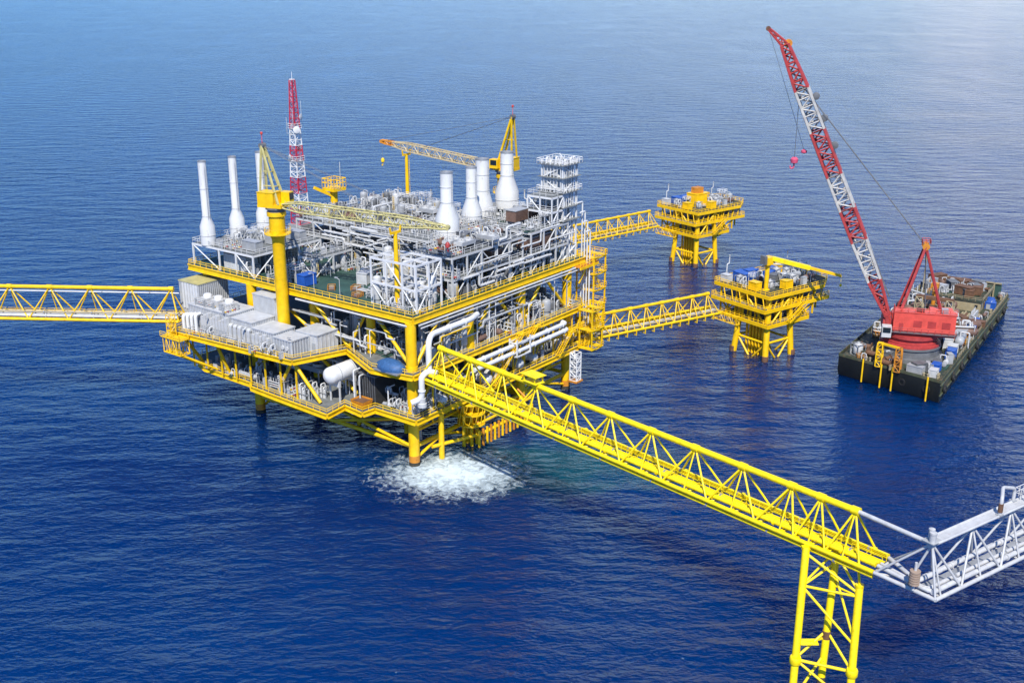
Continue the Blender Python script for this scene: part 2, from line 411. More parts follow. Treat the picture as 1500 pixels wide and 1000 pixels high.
# ------------------------------------------------------------------ camera, sun, sky
cam=bpy.data.cameras.new('camera'); co=bpy.data.objects.new('camera',cam); col.objects.link(co)
co.location=(0,0,100); co.rotation_euler=(R(90)-math.atan(545/1610),0,0)
cam.sensor_width=36; cam.lens=36*1610/1500; cam.clip_start=1; cam.clip_end=200000
scene.camera=co
SUN_EL,SUN_AZ=R(50),R(182)           # azimuth clockwise from +Y (the view direction): behind the camera
sd=Vector((math.cos(SUN_EL)*math.sin(SUN_AZ),math.cos(SUN_EL)*math.cos(SUN_AZ),math.sin(SUN_EL)))
sl=bpy.data.lights.new('sun','SUN'); sl.energy=4.8; sl.angle=R(.6); sl.color=(1,.955,.88)
so=bpy.data.objects.new('sun',sl); col.objects.link(so); so.rotation_euler=sd.to_track_quat('Z','Y').to_euler()
w=bpy.data.worlds.new('World'); scene.world=w; w.use_nodes=True
nt=w.node_tree; N=nt.nodes; L=nt.links; N.clear()
sky=N.new('ShaderNodeTexSky'); sky.sky_type='NISHITA'; sky.sun_disc=False
sky.sun_elevation=SUN_EL; sky.sun_rotation=SUN_AZ; sky.altitude=0; sky.air_density=1.0; sky.dust_density=.35; sky.ozone_density=3.5
# clouds: white cumulus banks, denser low over the horizon to the right of the view
tc=N.new('ShaderNodeTexCoord'); mp=N.new('ShaderNodeMapping'); mp.inputs['Scale'].default_value=(1,1,2.4)
L.new(tc.outputs['Generated'],mp.inputs['Vector'])
no=N.new('ShaderNodeTexNoise'); no.inputs['Scale'].default_value=3.1; no.inputs['Detail'].default_value=7; no.inputs['Roughness'].default_value=.58
L.new(mp.outputs['Vector'],no.inputs['Vector'])
dt=N.new('ShaderNodeVectorMath'); dt.operation='DOT_PRODUCT'; dt.inputs[1].default_value=Vector((.36,.89,.30)).normalized()
L.new(tc.outputs['Generated'],dt.inputs[0])
mr=N.new('ShaderNodeMapRange'); mr.interpolation_type='SMOOTHERSTEP'; mr.inputs[1].default_value=.90; mr.inputs[2].default_value=1.0; mr.inputs[3].default_value=0; mr.inputs[4].default_value=.31
L.new(dt.outputs['Value'],mr.inputs[0])
ad=N.new('ShaderNodeMath'); ad.operation='ADD'; L.new(no.outputs['Fac'],ad.inputs[0]); L.new(mr.outputs[0],ad.inputs[1])
cr=N.new('ShaderNodeValToRGB'); cr.color_ramp.elements[0].position=.66; cr.color_ramp.elements[1].position=.86
L.new(ad.outputs[0],cr.inputs['Fac'])
mx=N.new('ShaderNodeMix'); mx.data_type='RGBA'; mx.inputs[7].default_value=(7.6,7.9,8.6,1)
L.new(cr.outputs['Color'],mx.inputs[0]); L.new(sky.outputs['Color'],mx.inputs[6])
bg=N.new('ShaderNodeBackground'); bg.inputs['Strength'].default_value=.13; tn=N.new('ShaderNodeMix'); tn.data_type='RGBA'; tn.blend_type='MULTIPLY'; tn.inputs[0].default_value=1; 
sp=N.new('ShaderNodeSeparateXYZ'); L.new(tc.outputs['Generated'],sp.inputs[0])      # clear tropical air: pale at the horizon, deep blue overhead
el=N.new('ShaderNodeMapRange'); el.interpolation_type='SMOOTHSTEP'; el.inputs[1].default_value=.05; el.inputs[2].default_value=.55; L.new(sp.outputs['Z'],el.inputs[0])
tg=N.new('ShaderNodeMix'); tg.data_type='RGBA'; tg.inputs[6].default_value=(.50,.76,1.22,1)
hz_=N.new('ShaderNodeMix'); hz_.data_type='RGBA'; hz_.inputs[6].default_value=(.30,.60,1.16,1); hz_.inputs[7].default_value=(.60,.80,1.20,1)   # haze thickens towards the right
ax_=N.new('ShaderNodeMapRange'); ax_.interpolation_type='SMOOTHSTEP'; ax_.inputs[1].default_value=-.55; ax_.inputs[2].default_value=.30; L.new(sp.outputs['X'],ax_.inputs[0]); L.new(ax_.outputs[0],hz_.inputs[0]); L.new(hz_.outputs[2],tg.inputs[6]); tg.inputs[7].default_value=(.36,.68,1.08,1); L.new(el.outputs[0],tg.inputs[0]); L.new(tg.outputs[2],tn.inputs[7])
L.new(sky.outputs['Color'],tn.inputs[6]); L.new(tn.outputs[2],mx.inputs[6]); L.new(mx.outputs[2],bg.inputs['Color'])
ow=N.new('ShaderNodeOutputWorld'); L.new(bg.outputs[0],ow.inputs['Surface'])
scene.view_settings.view_transform='Standard'; scene.view_settings.look='None'; scene.view_settings.gamma=1
scene.view_settings.exposure=.30
scene.render.engine='CYCLES'
scene.cycles.max_bounces=6; scene.cycles.glossy_bounces=3; scene.cycles.diffuse_bounces=3; scene.cycles.transparent_max_bounces=6
scene.cycles.sample_clamp_indirect=6
# ------------------------------------------------------------------ sea
def sea_material():
    m,nt,b=new_mat('sea_water'); N=nt.nodes; L=nt.links
    g=N.new('ShaderNodeNewGeometry')
    def noise(scale,stretch,rot,detail=3,rough=.55,off=0.,dist=0.):
        mp=N.new('ShaderNodeMapping'); mp.vector_type='POINT'
        mp.inputs['Rotation'].default_value=(0,0,R(rot)); mp.inputs['Scale'].default_value=(1,stretch,1); mp.inputs['Location'].default_value=(off,off,0)
        L.new(g.outputs['Position'],mp.inputs['Vector'])
        n=N.new('ShaderNodeTexNoise'); n.inputs['Scale'].default_value=scale; n.inputs['Detail'].default_value=detail; n.inputs['Roughness'].default_value=rough
        n.inputs['Distortion'].default_value=dist
        L.new(mp.outputs['Vector'],n.inputs['Vector']); return n.outputs['Fac']
    def math_(op,a,bv):
        q=N.new('ShaderNodeMath'); q.operation=op
        for i,x in enumerate((a,bv)):
            if isinstance(x,(int,float)): q.inputs[i].default_value=x
            else: L.new(x,q.inputs[i])
        return q.outputs[0]
    ch=noise(.24,2.3,-36,2.5,.5,0,.4)        # wind chop, crests lying across the view
    sm=noise(.8,1.9,-22,2.5,.5,30,.3)         # small wavelets
    fi=noise(1.9,1.5,-5,3,.6,80)           # ripples
    sw=noise(.055,2.6,-24,2,.5,200)        # low swell
    patch=noise(.006,2.0,-15,4,.6,500)     # gusts: rough and smooth patches
    h=math_('ADD',math_('MULTIPLY',ch,1.15),math_('MULTIPLY',sm,.50))
    h=math_('ADD',h,math_('MULTIPLY',fi,.10)); h=math_('ADD',h,math_('MULTIPLY',sw,3.0))
    bp=N.new('ShaderNodeBump'); bp.inputs['Distance'].default_value=1.0
    pr=N.new('ShaderNodeMapRange'); pr.inputs[1].default_value=.3; pr.inputs[2].default_value=.7; pr.inputs[3].default_value=.35; pr.inputs[4].default_value=1.1
    L.new(patch,pr.inputs[0]); wind=noise(.03,.22,-30,3,.6,1500,.6)          # streaks drawn out along the wind
    wr=N.new('ShaderNodeMapRange'); wr.inputs[1].default_value=.32; wr.inputs[2].default_value=.68; wr.inputs[3].default_value=.6; wr.inputs[4].default_value=1.25; L.new(wind,wr.inputs[0])
    L.new(math_('MULTIPLY',pr.outputs[0],wr.outputs[0]),bp.inputs['Strength']); L.new(h,bp.inputs['Height'])
    L.new(bp.outputs[0],b.inputs['Normal'])
    # body colour of the water: deep blue, with a teal plume of aerated water by the discharge
    deep=N.new('ShaderNodeValToRGB'); deep.color_ramp.elements[0].color=(.0001,.013,.082,1); deep.color_ramp.elements[1].color=(.0002,.026,.125,1)
    deep.color_ramp.elements[0].position=.3; deep.color_ramp.elements[1].position=.7; L.new(patch,deep.inputs['Fac'])
    sub=N.new('ShaderNodeVectorMath'); sub.operation='SUBTRACT'; L.new(g.outputs['Position'],sub.inputs[0]); sub.inputs[1].default_value=PLUME
    mpp=N.new('ShaderNodeMapping'); mpp.inputs['Rotation'].default_value=(0,0,R(-12)); mpp.inputs['Scale'].default_value=(1/38,1/16,0)
    L.new(sub.outputs[0],mpp.inputs['Vector'])
    ln=N.new('ShaderNodeVectorMath'); ln.operation='LENGTH'; L.new(mpp.outputs[0],ln.inputs[0])
    pn=noise(.07,1.5,20,5,.65,900,1.0)
    dd=math_('ADD',ln.outputs['Value'],math_('MULTIPLY',math_('SUBTRACT',pn,.5),1.3))
    fr=N.new('ShaderNodeMapRange'); fr.interpolation_type='SMOOTHSTEP'; fr.inputs[1].default_value=.35; fr.inputs[2].default_value=1.1; fr.inputs[3].default_value=1; fr.inputs[4].default_value=0
    L.new(dd,fr.inputs[0])
    mx=N.new('ShaderNodeMix'); mx.data_type='RGBA'; L.new(fr.outputs[0],mx.inputs[0]); L.new(deep.outputs['Color'],mx.inputs[6]); mx.inputs[7].default_value=(.003,.055,.085,1)
    L.new(mx.outputs[2],b.inputs['Base Color'])
    b.inputs['Subsurface Weight'].default_value=1.0; b.inputs['Subsurface Radius'].default_value=(.8,.9,1.0); b.inputs['Subsurface Scale'].default_value=120.0
    b.inputs['Roughness'].default_value=.035; b.inputs['IOR'].default_value=1.21
    return m
PLUME=Vector((6,213,0)); FOAMC=(-12.4,209.0)
SEA=sea_material()
o=solo(MB().add([(-60000,-3000,0),(60000,-3000,0),(60000,90000,0),(-60000,90000,0)],[(0,1,2,3)]),'sea','','',SEA,F0,(0,0,0))
del o['label']; del o['category']; o['kind']='structure'
# foam: broken white water where the discharge hits the sea
def foam_material():
    m,nt,b=new_mat('white_water'); N=nt.nodes; L=nt.links
    b.inputs['Base Color'].default_value=(.62,.72,.74,1); b.inputs['Roughness'].default_value=.7
    tc=N.new('ShaderNodeTexCoord')
    n=N.new('ShaderNodeTexNoise'); n.inputs['Scale'].default_value=.52; n.inputs['Detail'].default_value=9; n.inputs['Roughness'].default_value=.72; n.inputs['Distortion'].default_value=.9
    L.new(tc.outputs['Object'],n.inputs['Vector'])
    mp=N.new('ShaderNodeMapping'); mp.inputs['Scale'].default_value=(1/22,1/17,0); L.new(tc.outputs['Object'],mp.inputs['Vector'])
    ln=N.new('ShaderNodeVectorMath'); ln.operation='LENGTH'; L.new(mp.outputs[0],ln.inputs[0])
    a=N.new('ShaderNodeMath'); a.operation='MULTIPLY_ADD'; a.inputs[1].default_value=-.56; a.inputs[2].default_value=.375; L.new(ln.outputs['Value'],a.inputs[0])
    s=N.new('ShaderNodeMath'); s.operation='ADD'; L.new(n.outputs['Fac'],s.inputs[0]); L.new(a.outputs[0],s.inputs[1])
    r=N.new('ShaderNodeValToRGB'); r.color_ramp.elements[0].position=.46; r.color_ramp.elements[1].position=.80; L.new(s.outputs[0],r.inputs['Fac'])
    L.new(r.outputs['Color'],b.inputs['Alpha'])
    bp=N.new('ShaderNodeBump'); bp.inputs['Strength'].default_value=.5; bp.inputs['Distance'].default_value=.4; L.new(n.outputs['Fac'],bp.inputs['Height']); L.new(bp.outputs[0],b.inputs['Normal'])
    return m
FOAM=foam_material()
fm=MB(); rg=[]
nr,na=7,48
for i in range(nr+1):
    for k in range(na):
        t=2*PI*k/na; q=i/nr*(1+.07*math.sin(3*t+.5)+.05*math.sin(5*t))
        rg.append((22*q*math.cos(t),17*q*math.sin(t),.02+.05*random.random()*(1-i/nr)))
fm.add(rg,[(i*na+k,i*na+(k+1)%na,(i+1)*na+(k+1)%na,(i+1)*na+k) for i in range(nr) for k in range(na)])
fo=solo(fm,'sea_foam','white churning foam on the water round the near platform leg','foam',FOAM,F0,(0,0,0))
fo.location=(*FOAMC,.06); fo['kind']='stuff'

# thin broken wash where legs and hull cut the surface
def wash_material():
    m,nt,b=new_mat('thin_wash'); N=nt.nodes; L=nt.links
    b.inputs['Base Color'].default_value=(.5,.62,.66,1); b.inputs['Roughness'].default_value=.6
    tc=N.new('ShaderNodeTexCoord'); n=N.new('ShaderNodeTexNoise'); n.inputs['Scale'].default_value=.9; n.inputs['Detail'].default_value=8; n.inputs['Roughness'].default_value=.7
    L.new(tc.outputs['Object'],n.inputs['Vector'])
    r=N.new('ShaderNodeValToRGB'); r.color_ramp.elements[0].position=.55; r.color_ramp.elements[1].position=.72; r.color_ramp.elements[1].color=(.8,.8,.8,1)
    L.new(n.outputs['Fac'],r.inputs['Fac']); L.new(r.outputs['Color'],b.inputs['Alpha'])
    return m
WASH=wash_material()
def wash(rings):
    mb=MB()
    for (c,r0,r1) in rings:
        n=20; vs=[]
        for k in range(n):
            t=2*PI*k/n; q=r1*(1+.25*math.sin(2*t+c[0])+.15*math.sin(5*t+c[1]))
            vs.append((c[0]+r0*math.cos(t),c[1]+r0*math.sin(t),.03)); vs.append((c[0]+q*math.cos(t),c[1]+q*math.sin(t),.03))
        mb.add(vs,[(2*k,2*((k+1)%n),2*((k+1)%n)+1,2*k+1) for k in range(n)])
    o=solo(mb,'leg_wash','thin broken white wash on the water round the yellow legs','foam',WASH,F0,(0,0,0)); o['kind']='stuff'
# ------------------------------------------------------------------ production platform: one fixed steel structure
ZC,ZM,ZT=12.0,21.5,33.0
plat=thing('production_platform','large yellow offshore platform on legs with three decks of process equipment','platform',PF,(30,35,0))
LEGU=(.3,19,38,57); LEGV=(1,50)
def leg(u,v,ztop):
    m=MB().tube((u,v,-4),(u,v,ztop),1.15,20)
    o=m.build('leg',YELP,plat)
    MB().tube((u,v,-3.9),(u,v,.9),1.19,20).build('splash_zone',MAR,o); MB().tube((u,v,.904),(u,v,2.4),1.17,20).build('rust_band',ORG,o)
    MB().tube((u,v,ZC-2.6),(u,v,ZC-2.2),1.35,20).build('collar',YEL,o); MB().tube((u,v,ZM-.2),(u,v,ZM+.9),1.3,20).build('collar',YEL,o)
for u in LEGU:
    for v in LEGV: leg(u,v,ZT-1.2)
for (u,v,z0) in ((3.6,15.5,ZC),(3.6,33,ZC),(57,15.5,ZC),(57,33,ZC),(19,15.5,ZC),(38,15.5,ZC),(2,68,ZM),(57,68,ZM)):
    MB().tube((u,v,z0),(u,v,ZT-1.2),1.0,16).build('column',YELP,plat)
def brace(p,q,r=.42,mat=YEL): MB().tube(p,q,r,10).build('brace',mat,plat)
# jacket bracing over the water
for v in LEGV:
    for a,b_ in zip(LEGU,LEGU[1:]):
        brace((a+1,v,4.2),(b_-1,v,4.2),.5,YELP)
        brace((a+1,v,1.5),((a+b_)/2,v,4.2),.34,YELP); brace((b_-1,v,1.5),((a+b_)/2,v,4.2),.34,YELP)
for u in LEGU:
    brace((u,2.1,4.2),(u,48.9,4.2),.5,YELP); brace((u,2,ZC-1.5),(u,25,4.2),.4,YELP); brace((u,49,ZC-1.5),(u,25,4.2),.4,YELP)
# topside diagonals, left face then right face
for p,q in (((2.2,21,ZM+.4),(1.0,31,ZT-1.5)),((2.2,21,ZM+.4),(3.4,16,ZT-1.8)),((.8,2,ZM+.6),(3.3,14.6,ZT-1.8)),((3.6,33,ZM+.5),(1,45,ZT-1.5)),
            ((1.5,1,ZM+.5),(10,1,ZT-1.5)),((18,1,ZM+.5),(10,1,ZT-1.5)),((20,1,ZM+.5),(28,1,ZT-1.5)),((37,1,ZM+.5),(28,1,ZT-1.5)),((39,1,ZM+.5),(47,1,ZT-1.5)),((56,1,ZM+.5),(47,1,ZT-1.5)),
            ((1.5,1,ZC+.5),(10,1,ZM-1)),((18,1,ZC+.5),(10,1,ZM-1)),((39,1,ZC+.5),(47,1,ZM-1)),((56,1,ZC+.5),(47,1,ZM-1)),
            ((.3,49,ZC+.5),(.3,34,ZM-1)),((.3,17,ZC+.5),(.3,32,ZM-1)),((-8,20,ZC+.3),(-9,27,ZM-.8)),((-8,33,ZC+.3),(-9,27,ZM-.8)),((-7,60,ZC+.3),(-12,61,ZM-.8)),((-7.8,50,ZC+.3),(-11,50,ZM-.8))):
    brace(p,q,.40)
POLY={
 'top':[(0,0),(63,0),(63,72),(0,72)],
 'mezz':[(-2.2,-1.6),(60,-1.6),(63,1),(63,72),(-5,72),(-5.5,64),(-13.5,63),(-13,60),(-10.6,25.2),(1.7,21.2),(-4,8.3)],
 'cellar':[(-2.6,-2.4),(62,-2.4),(62,66),(-3,66),(-6.6,62.6),(-8,58.5),(-8.3,42),(-9.8,40),(-10.3,32),(-11.2,14.8),(-5.2,15.6),(-6.0,9.6),(-2.6,9.2)]}
def deck(name,poly,z,eh,mat,gap=None):
    d=MB().prism(poly,z-.28,z).build(name,mat,plat)
    e=MB(); n=len(poly)
    for i in range(n):
        a,b_=Vector(poly[i]),Vector(poly[(i+1)%n]); t=(b_-a).normalized(); nn=Vector((t.y,-t.x))
        a2=a+nn*.12; b2=b_+nn*.12
        e.bar((*a2,z+.06-eh/2),(*b2,z+.06-eh/2),.22,eh)
        e.bar((*(a2+nn*.2),z+.0),(*(b2+nn*.2),z+.0),.3,.14); e.bar((*(a2+nn*.2),z+.02-eh),(*(b2+nn*.2),z+.02-eh),.3,.14)
    e.build('edge_beam',YEL,d)
    bm_=MB(); us=[p[0] for p in poly]; vs=[p[1] for p in poly]
    for u in range(2,62,6): bm_.box(u-.15,u+.15,1,70 if z>15 else 64,z-.28-.9,z-.284)
    for v in range(4,64,8): bm_.box(1,61,v-.2,v+.2,z-.28-1.15,z-.29)
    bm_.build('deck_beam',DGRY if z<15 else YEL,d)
    return d
dt_=deck('top_deck',POLY['top'],ZT,1.25,GRN)
dm_=deck('mezzanine_deck',POLY['mezz'],ZM,1.0,DKD)
dc_=deck('cellar_deck',POLY['cellar'],ZC,1.0,DKD)
def railring(poly,z,parent,mat=YEL,skip=()):
    n=len(poly)
    for i in range(n):
        if i in skip: continue
        MB().rail([(*poly[i],z+.02),(*poly[(i+1)%n],z+.02)]).build('railing',mat,parent)
railring(POLY['top'],ZT,dt_); railring(POLY['mezz'],ZM,dm_); railring(POLY['cellar'],ZC,dc_)
# pale kick plates and pipe gutters below the top deck edge, right and left faces
MB().tube((1,-.75,ZT-1.7),(58,-.75,ZT-1.7),.22,8).build('edge_pipe',WHT,plat); MB().tube((1,-1.25,ZT-2.2),(58,-1.25,ZT-2.2),.16,8).build('edge_pipe',WHT,plat)
MB().tube((-.7,1,ZT-1.8),(-.7,34,ZT-1.8),.24,8).build('edge_pipe',WHT,plat)
# cantilever walkway on the right face at half height
wk=MB().box(20,60,-3.0,-1.75,ZM-4.7,ZM-4.55).build('walkway',YEL,plat)
MB().rail([(20,-3,ZM-4.55),(60,-3,ZM-4.55)]).build('railing',YEL,wk)
# rows of grey or yellow posts inside the floors: secondary columns
for u in range(8,62,9):
    for v in (7,26):
        MB().box(u-.2,u+.2,v-.2,v+.2,ZM,ZT-1.2).build('secondary_column',YEL if v<10 else GRY,plat)
        MB().box(u-.2,u+.2,v-.2,v+.2,ZC,ZM-1.2).build('secondary_column',YEL,plat)
# ------------------------------------------------------------------ things under the platform
t=thing('boat_landing','yellow fendered boat landing just above the water under the right face','landing',PF,(19,-4,0))
MB().pipe([(4,-.8,3.4),(16,-4.6,3.2),(33,-4.6,3.2),(36,0,3.4)],.4,10,2).build('fender_rail',YELP,t)
MB().tube((14,-4.2,5.6),(35,-4.2,5.6),.3,10).build('fender_rail',YELP,t)
for k in range(15): MB().tube((15+k*1.4,-4.9,.4),(15+k*1.4,-4.9,4.4),.3,8).build('fender_post',ORG if k%2 else YELP,t)
MB().box(15,35,-4.0,-1.5,4.5,4.6).build('grating',DKD,t)
for u in (16,22,28,34): MB().tube((u,-4.2,5.4),(u,.6,8.5),.28,8).build('support_arm',ORG,t)
t=thing('riser_cluster','bundle of yellow risers in a caged guide below the right face','risers',PF,(16,-2,0))
for k,(a,b_) in enumerate(((14.2,-1.2),(15.4,-2.4),(17,-2.6),(18.4,-1.6),(16.2,-.6))): MB().tube((a,b_,-3),(a,b_,ZC-.3),.42,10).build('riser',YELP if k%2 else YEL,t)
for z in (5,7.5,10):
    MB().lathe((16.3,-1.7,z),[(3.0,0),(3.1,0),(3.1,.3),(3.0,.3)],20).build('guide_ring',YEL,t)
gb=MB()
for k in range(14):
    a=2*PI*k/14; gb.tube((16.3+3.05*math.cos(a),-1.7+3.05*math.sin(a),5),(16.3+3.05*math.cos(a+.4),-1.7+3.05*math.sin(a+.4),10.2),.08,4)
gb.build('guide_cage',YEL,t)
t=thing('seawater_caisson','slim yellow caisson standing in the foam beside the near leg','caisson',PF,(6.4,-1.4,0))
MB().tube((6.4,-1.4,-3),(6.4,-1.4,ZC+1.5),.62,14).build('casing',YELP,t); MB().lathe((6.4,-1.4,ZC+1.4),[(.8,0),(.8,.3),(.35,.5),(.35,1)],12).build('head',WHT,t)
t=thing('discharge_pipe','short grey discharge pipe ending in the air above the foam','pipe',PF,(4.6,3,4))
MB().tube((4.6,3,4.2),(4.6,3,ZC-.3),.3,10).build('pipe',GRY,t); MB().lathe((4.6,3,4.0),[(.42,0),(.42,.25)],10).build('flange',STL,t)
for i,u in enumerate((24,29.5)):
    t=thing('drain_caisson',('white drain pipe dropping below the cellar deck beside the riser cage','white drain pipe dropping below the cellar deck above the boat landing')[i],'pipe',PF,(u,-1,2))
    MB().tube((u,-1,1.5),(u,-1,ZC-.3),.22,8).build('pipe',WHT,t); MB().lathe((u,-1,5),[(.34,0),(.34,.3)],8).build('clamp',ORG,t)
# big white pipes swinging out at the near corner
t=thing('gooseneck_pipe','fat white pipe running along the right face and turning down at the near corner','pipe',PF,(2,-3,ZM))
MB().pipe([(19,-1.4,ZT-3.6),(15.5,-2.6,ZT-3.6),(2.5,-2.6,ZT-3.6),(.5,-3.6,ZT-4.6),(.5,-3.6,ZM-.6)],.62,16,2.6).build('pipe',WHTC,t)
fl=MB()
for u in (13,8): fl.lathe((u,-2.6,ZT-3.6),[(.78,0),(.78,.25)],16,(1,0,0))
fl.build('flange',WHTC,t)
t=thing('looped_pipe','fat white pipe looping over the edge beside the bridge root','pipe',PF,(-1.5,-2.5,ZC))
MB().pipe([(1.2,-5,ZM+.4),(-.6,-4.2,ZM+1.2),(-1.9,-3.6,ZM+.2),(-1.9,-3.6,ZC+5),(-3.6,-2.2,ZC+4.2)],.62,16,1.6).build('pipe',WHTC,t)
MB().lathe((-1.9,-3.6,ZC+6.5),[(.8,0),(.8,.3)],16).build('flange',WHTC,t)
MB().lathe((-1.9,-3.6,ZC+3.2),[(.95,0),(.95,.8),(.75,.9),(.75,1.9)],16).build('valve',WHT,t)
for i,(dz,dv) in enumerate(((ZM-1.9,-3.1),(ZM-3.4,-3.6))):
    t=thing('header_pipe',('upper of two long white header pipes slung below the right mezzanine edge','lower of two long white header pipes slung below the right mezzanine edge')[i],'pipe',PF,(33,dv,dz))
    MB().pipe([(15,dv,dz),(51,dv,dz),(51,dv+3,dz)],.5,14).build('pipe',WHTC,t)
    for u in range(19,50,6): MB().lathe((u,dv,dz),[(.64,0),(.64,.22)],14,(1,0,0)).build('flange',WHTC,t)
t=thing('pipe_hanger','white open box frame holding the two header pipes','frame',PF,(31,-3.4,ZM-4.4))
hf=MB()
for u in (29.5,34.5):
    for v in (-2.3,-4.4): hf.bar((u,v,ZM-4.4),(u,v,ZM-.3),.3)
    for z in (ZM-4.3,ZM-1.2): hf.bar((u,-4.4,z),(u,-2.3,z),.26)
for z in (ZM-4.3,ZM-1.1):
    for v in (-2.3,-4.4): hf.bar((29.5,v,z),(34.5,v,z),.26)
hf.build('frame',WHTC,t)
# blue covered drum-like bundle at the mezzanine edge
t=thing('covered_bundle','oval bundle under a blue tarpaulin on the mezzanine edge beside the near leg','bundle',PF,(-2.4,4.4,ZM))
bb=MB().lathe((0,0,0),[(3.3,0),(3.5,.5),(3.3,1.3),(2.4,1.9),(1.2,2.25),(.1,2.3)],22)
bb.v=[(-2.3+x*.62+.06*math.sin(9*y),4.4+y*1.05+.06*math.sin(7*x+z*3),ZM+.05+z+.08*math.sin(5*x+4*y)) for x,y,z in bb.v]
bb.build('tarpaulin',TARP,t)
MB().box(-4.3,-.5,1.0,7.6,ZM+.004,ZM+.3).build('pallet',STL,t)
# white cylindrical tank below the mezzanine recess
t=thing('storage_tank','large white round-ended horizontal tank in the open bay of the left face','tank',PF,(-2,18.5,ZC))
MB().lathe((-6.6,18.5,18.2),[(.05,-.9),(1.1,-.62),(1.7,-.1),(1.9,.5),(1.9,7.4),(1.7,8),(1.1,8.4),(.05,8.6)],24,(1,0,0)).build('shell',WHTC,t)
MB().lathe((-4.6,18.5,18.2),[(1.95,0),(1.95,.15)],24,(1,0,0)).lathe((-.6,18.5,18.2),[(1.95,0),(1.95,.15)],24,(1,0,0)).build('band',GRY,t)
for u in (-5,-.4):
    MB().prism([(u-.25,16.9),(u+.25,16.9),(u+.25,20.1),(u-.25,20.1)],15.6,17).build('saddle',WHT,t)
    for v in (17.1,19.9): MB().bar((u,v,ZC),(u,v,15.6),.3).build('leg',WHT,t)
t=thing('dark_enclosure','black equipment enclosure beside the white tank','enclosure',PF,(1,11.5,ZC))
MB().box(-1.6,4.5,9.8,14.2,ZC+.02,ZC+6.4).build('housing',NBLK,t); MB().box(-1.9,4.8,9.5,14.5,ZC+6.404,ZC+6.7).build('roof',DGRY,t)  # housing is a closed near-black box
rb=MB()
for k in range(7): rb.bar((-1.68,10+k*.68,ZC+.1),(-1.68,10+k*.68,ZC+6.3),.1)
rb.build('rib',DGRY,t)
t=thing('waste_skip','rusty yellow open skip on the cellar deck at the recess','skip',PF,(-3.6,11.8,ZC))
MB().add([(-5,10.3,ZC+.05),(-2.6,10.3,ZC+.05),(-2.6,13.3,ZC+.05),(-5,13.3,ZC+.05),(-5.4,10,ZC+1.8),(-2.3,10,ZC+1.8),(-2.3,13.7,ZC+1.8),(-5.4,13.7,ZC+1.8)],[(0,3,2,1),(0,1,5,4),(1,2,6,5),(2,3,7,6),(3,0,4,7)]).build('body',ORG,t)
MB().box(-5.1,-2.5,10.2,13.5,ZC+1.2,ZC+1.5).build('load',RUS,t)
# ------------------------------------------------------------------ buildings on the left overhang
def house(name,label,u0,u1,v0,v1,z0,z1,mat,cat='building',doors=(),wins=(),step=.7,roof=None):
    t=thing(name,label,cat,PF,((u0+u1)/2,(v0+v1)/2,z0))
    wl=MB().box(u0,u1,v0,v1,z0+.02,z1).build('wall',mat,t); MB().ribbox(u0,u1,v0,v1,z0+.02,z1,step,.12,.2,False).build('cladding_rib',RIB,wl)
    MB().box(u0-.2,u1+.2,v0-.2,v1+.2,z1+.17,z1+.32).build('roof',roof or RIB,t)
    for (v,zb) in doors:
        d=MB().box(u0-.16,u0-.1,v-.5,v+.5,zb,zb+2.1).build('door',GRY,t); MB().box(u0-.2,u0-.162,v+.3,v+.4,zb+1,zb+1.1).build('handle',DGRY,d)
    for (v,zb) in wins:
        d=MB().box(u0-.16,u0-.1,v-.7,v+.7,zb,zb+1).build('window_frame',WHT,t); MB().box(u0-.18,u0-.162,v-.6,v+.6,zb+.1,zb+.9).build('pane',GLS,d)
    return t
h1=house('switchgear_building','tall ribbed white building at the left end below the top deck edge',-5,3.5,62.5,69.5,ZM,30.3,CLAD,doors=((64,ZM+.1),),step=.55,roof=PALE)
gl=MB()
for v in range(63,69): gl.box(-5.28,-5.1,v-.25,v+.3,ZM+2.6,30.2)
gl.build('louvre_panel',WHTC,h1)
h2=house('accommodation_block','long grey ribbed building with dark window band on the left overhang',-9.5,-2.4,46.2,60.5,ZM,27.2,CLAD,wins=[(48+2.4*k,ZM+3.4) for k in range(5)],doors=((59.3,ZM+.1),),step=.6)
h3=house('transformer_house','grey ribbed house stepping down beside the long building',-9.3,-3,39.1,45.9,ZM,26.6,CLAD,doors=((42,ZM+.1),),step=.5)
h4=house('cabinet_house','tall grey house with deep vertical fins beside the crane pedestal',-2.6,.6,39,46,ZM,30.6,CLAD,step=.45)
fn=MB()
for k in range(8): fn.box(-2.4+k*.4,-2.22+k*.4,38.4,38.88,ZM+.6,29.8)
fn.build('fin',WHT,h4)
h5=house('pump_house','low grey house at the front of the left overhang with round vents',-9.6,-4.6,26.3,31.7,ZM,25.0,CLAD,doors=((30.4,ZM+.1),),step=.9)
for v in (27.6,28.9): MB().lathe((-9.62,v,ZM+1.9),[(.5,0),(.5,.25),(.3,.26)],14,(-1,0,0)).build('vent',WHT,h5)
h6=house('workshop_cabin','pale low cabin with flat roof at the inner end of the left overhang',-4.4,1.6,23.9,30.2,ZM,25.4,WHT,doors=((25,ZM+.1),),step=1.1)
h7=house('battery_cabin','small grey cabin between the low houses of the left overhang',-9.4,-3.4,32,38.8,ZM,25.6,CLAD,step=.7)
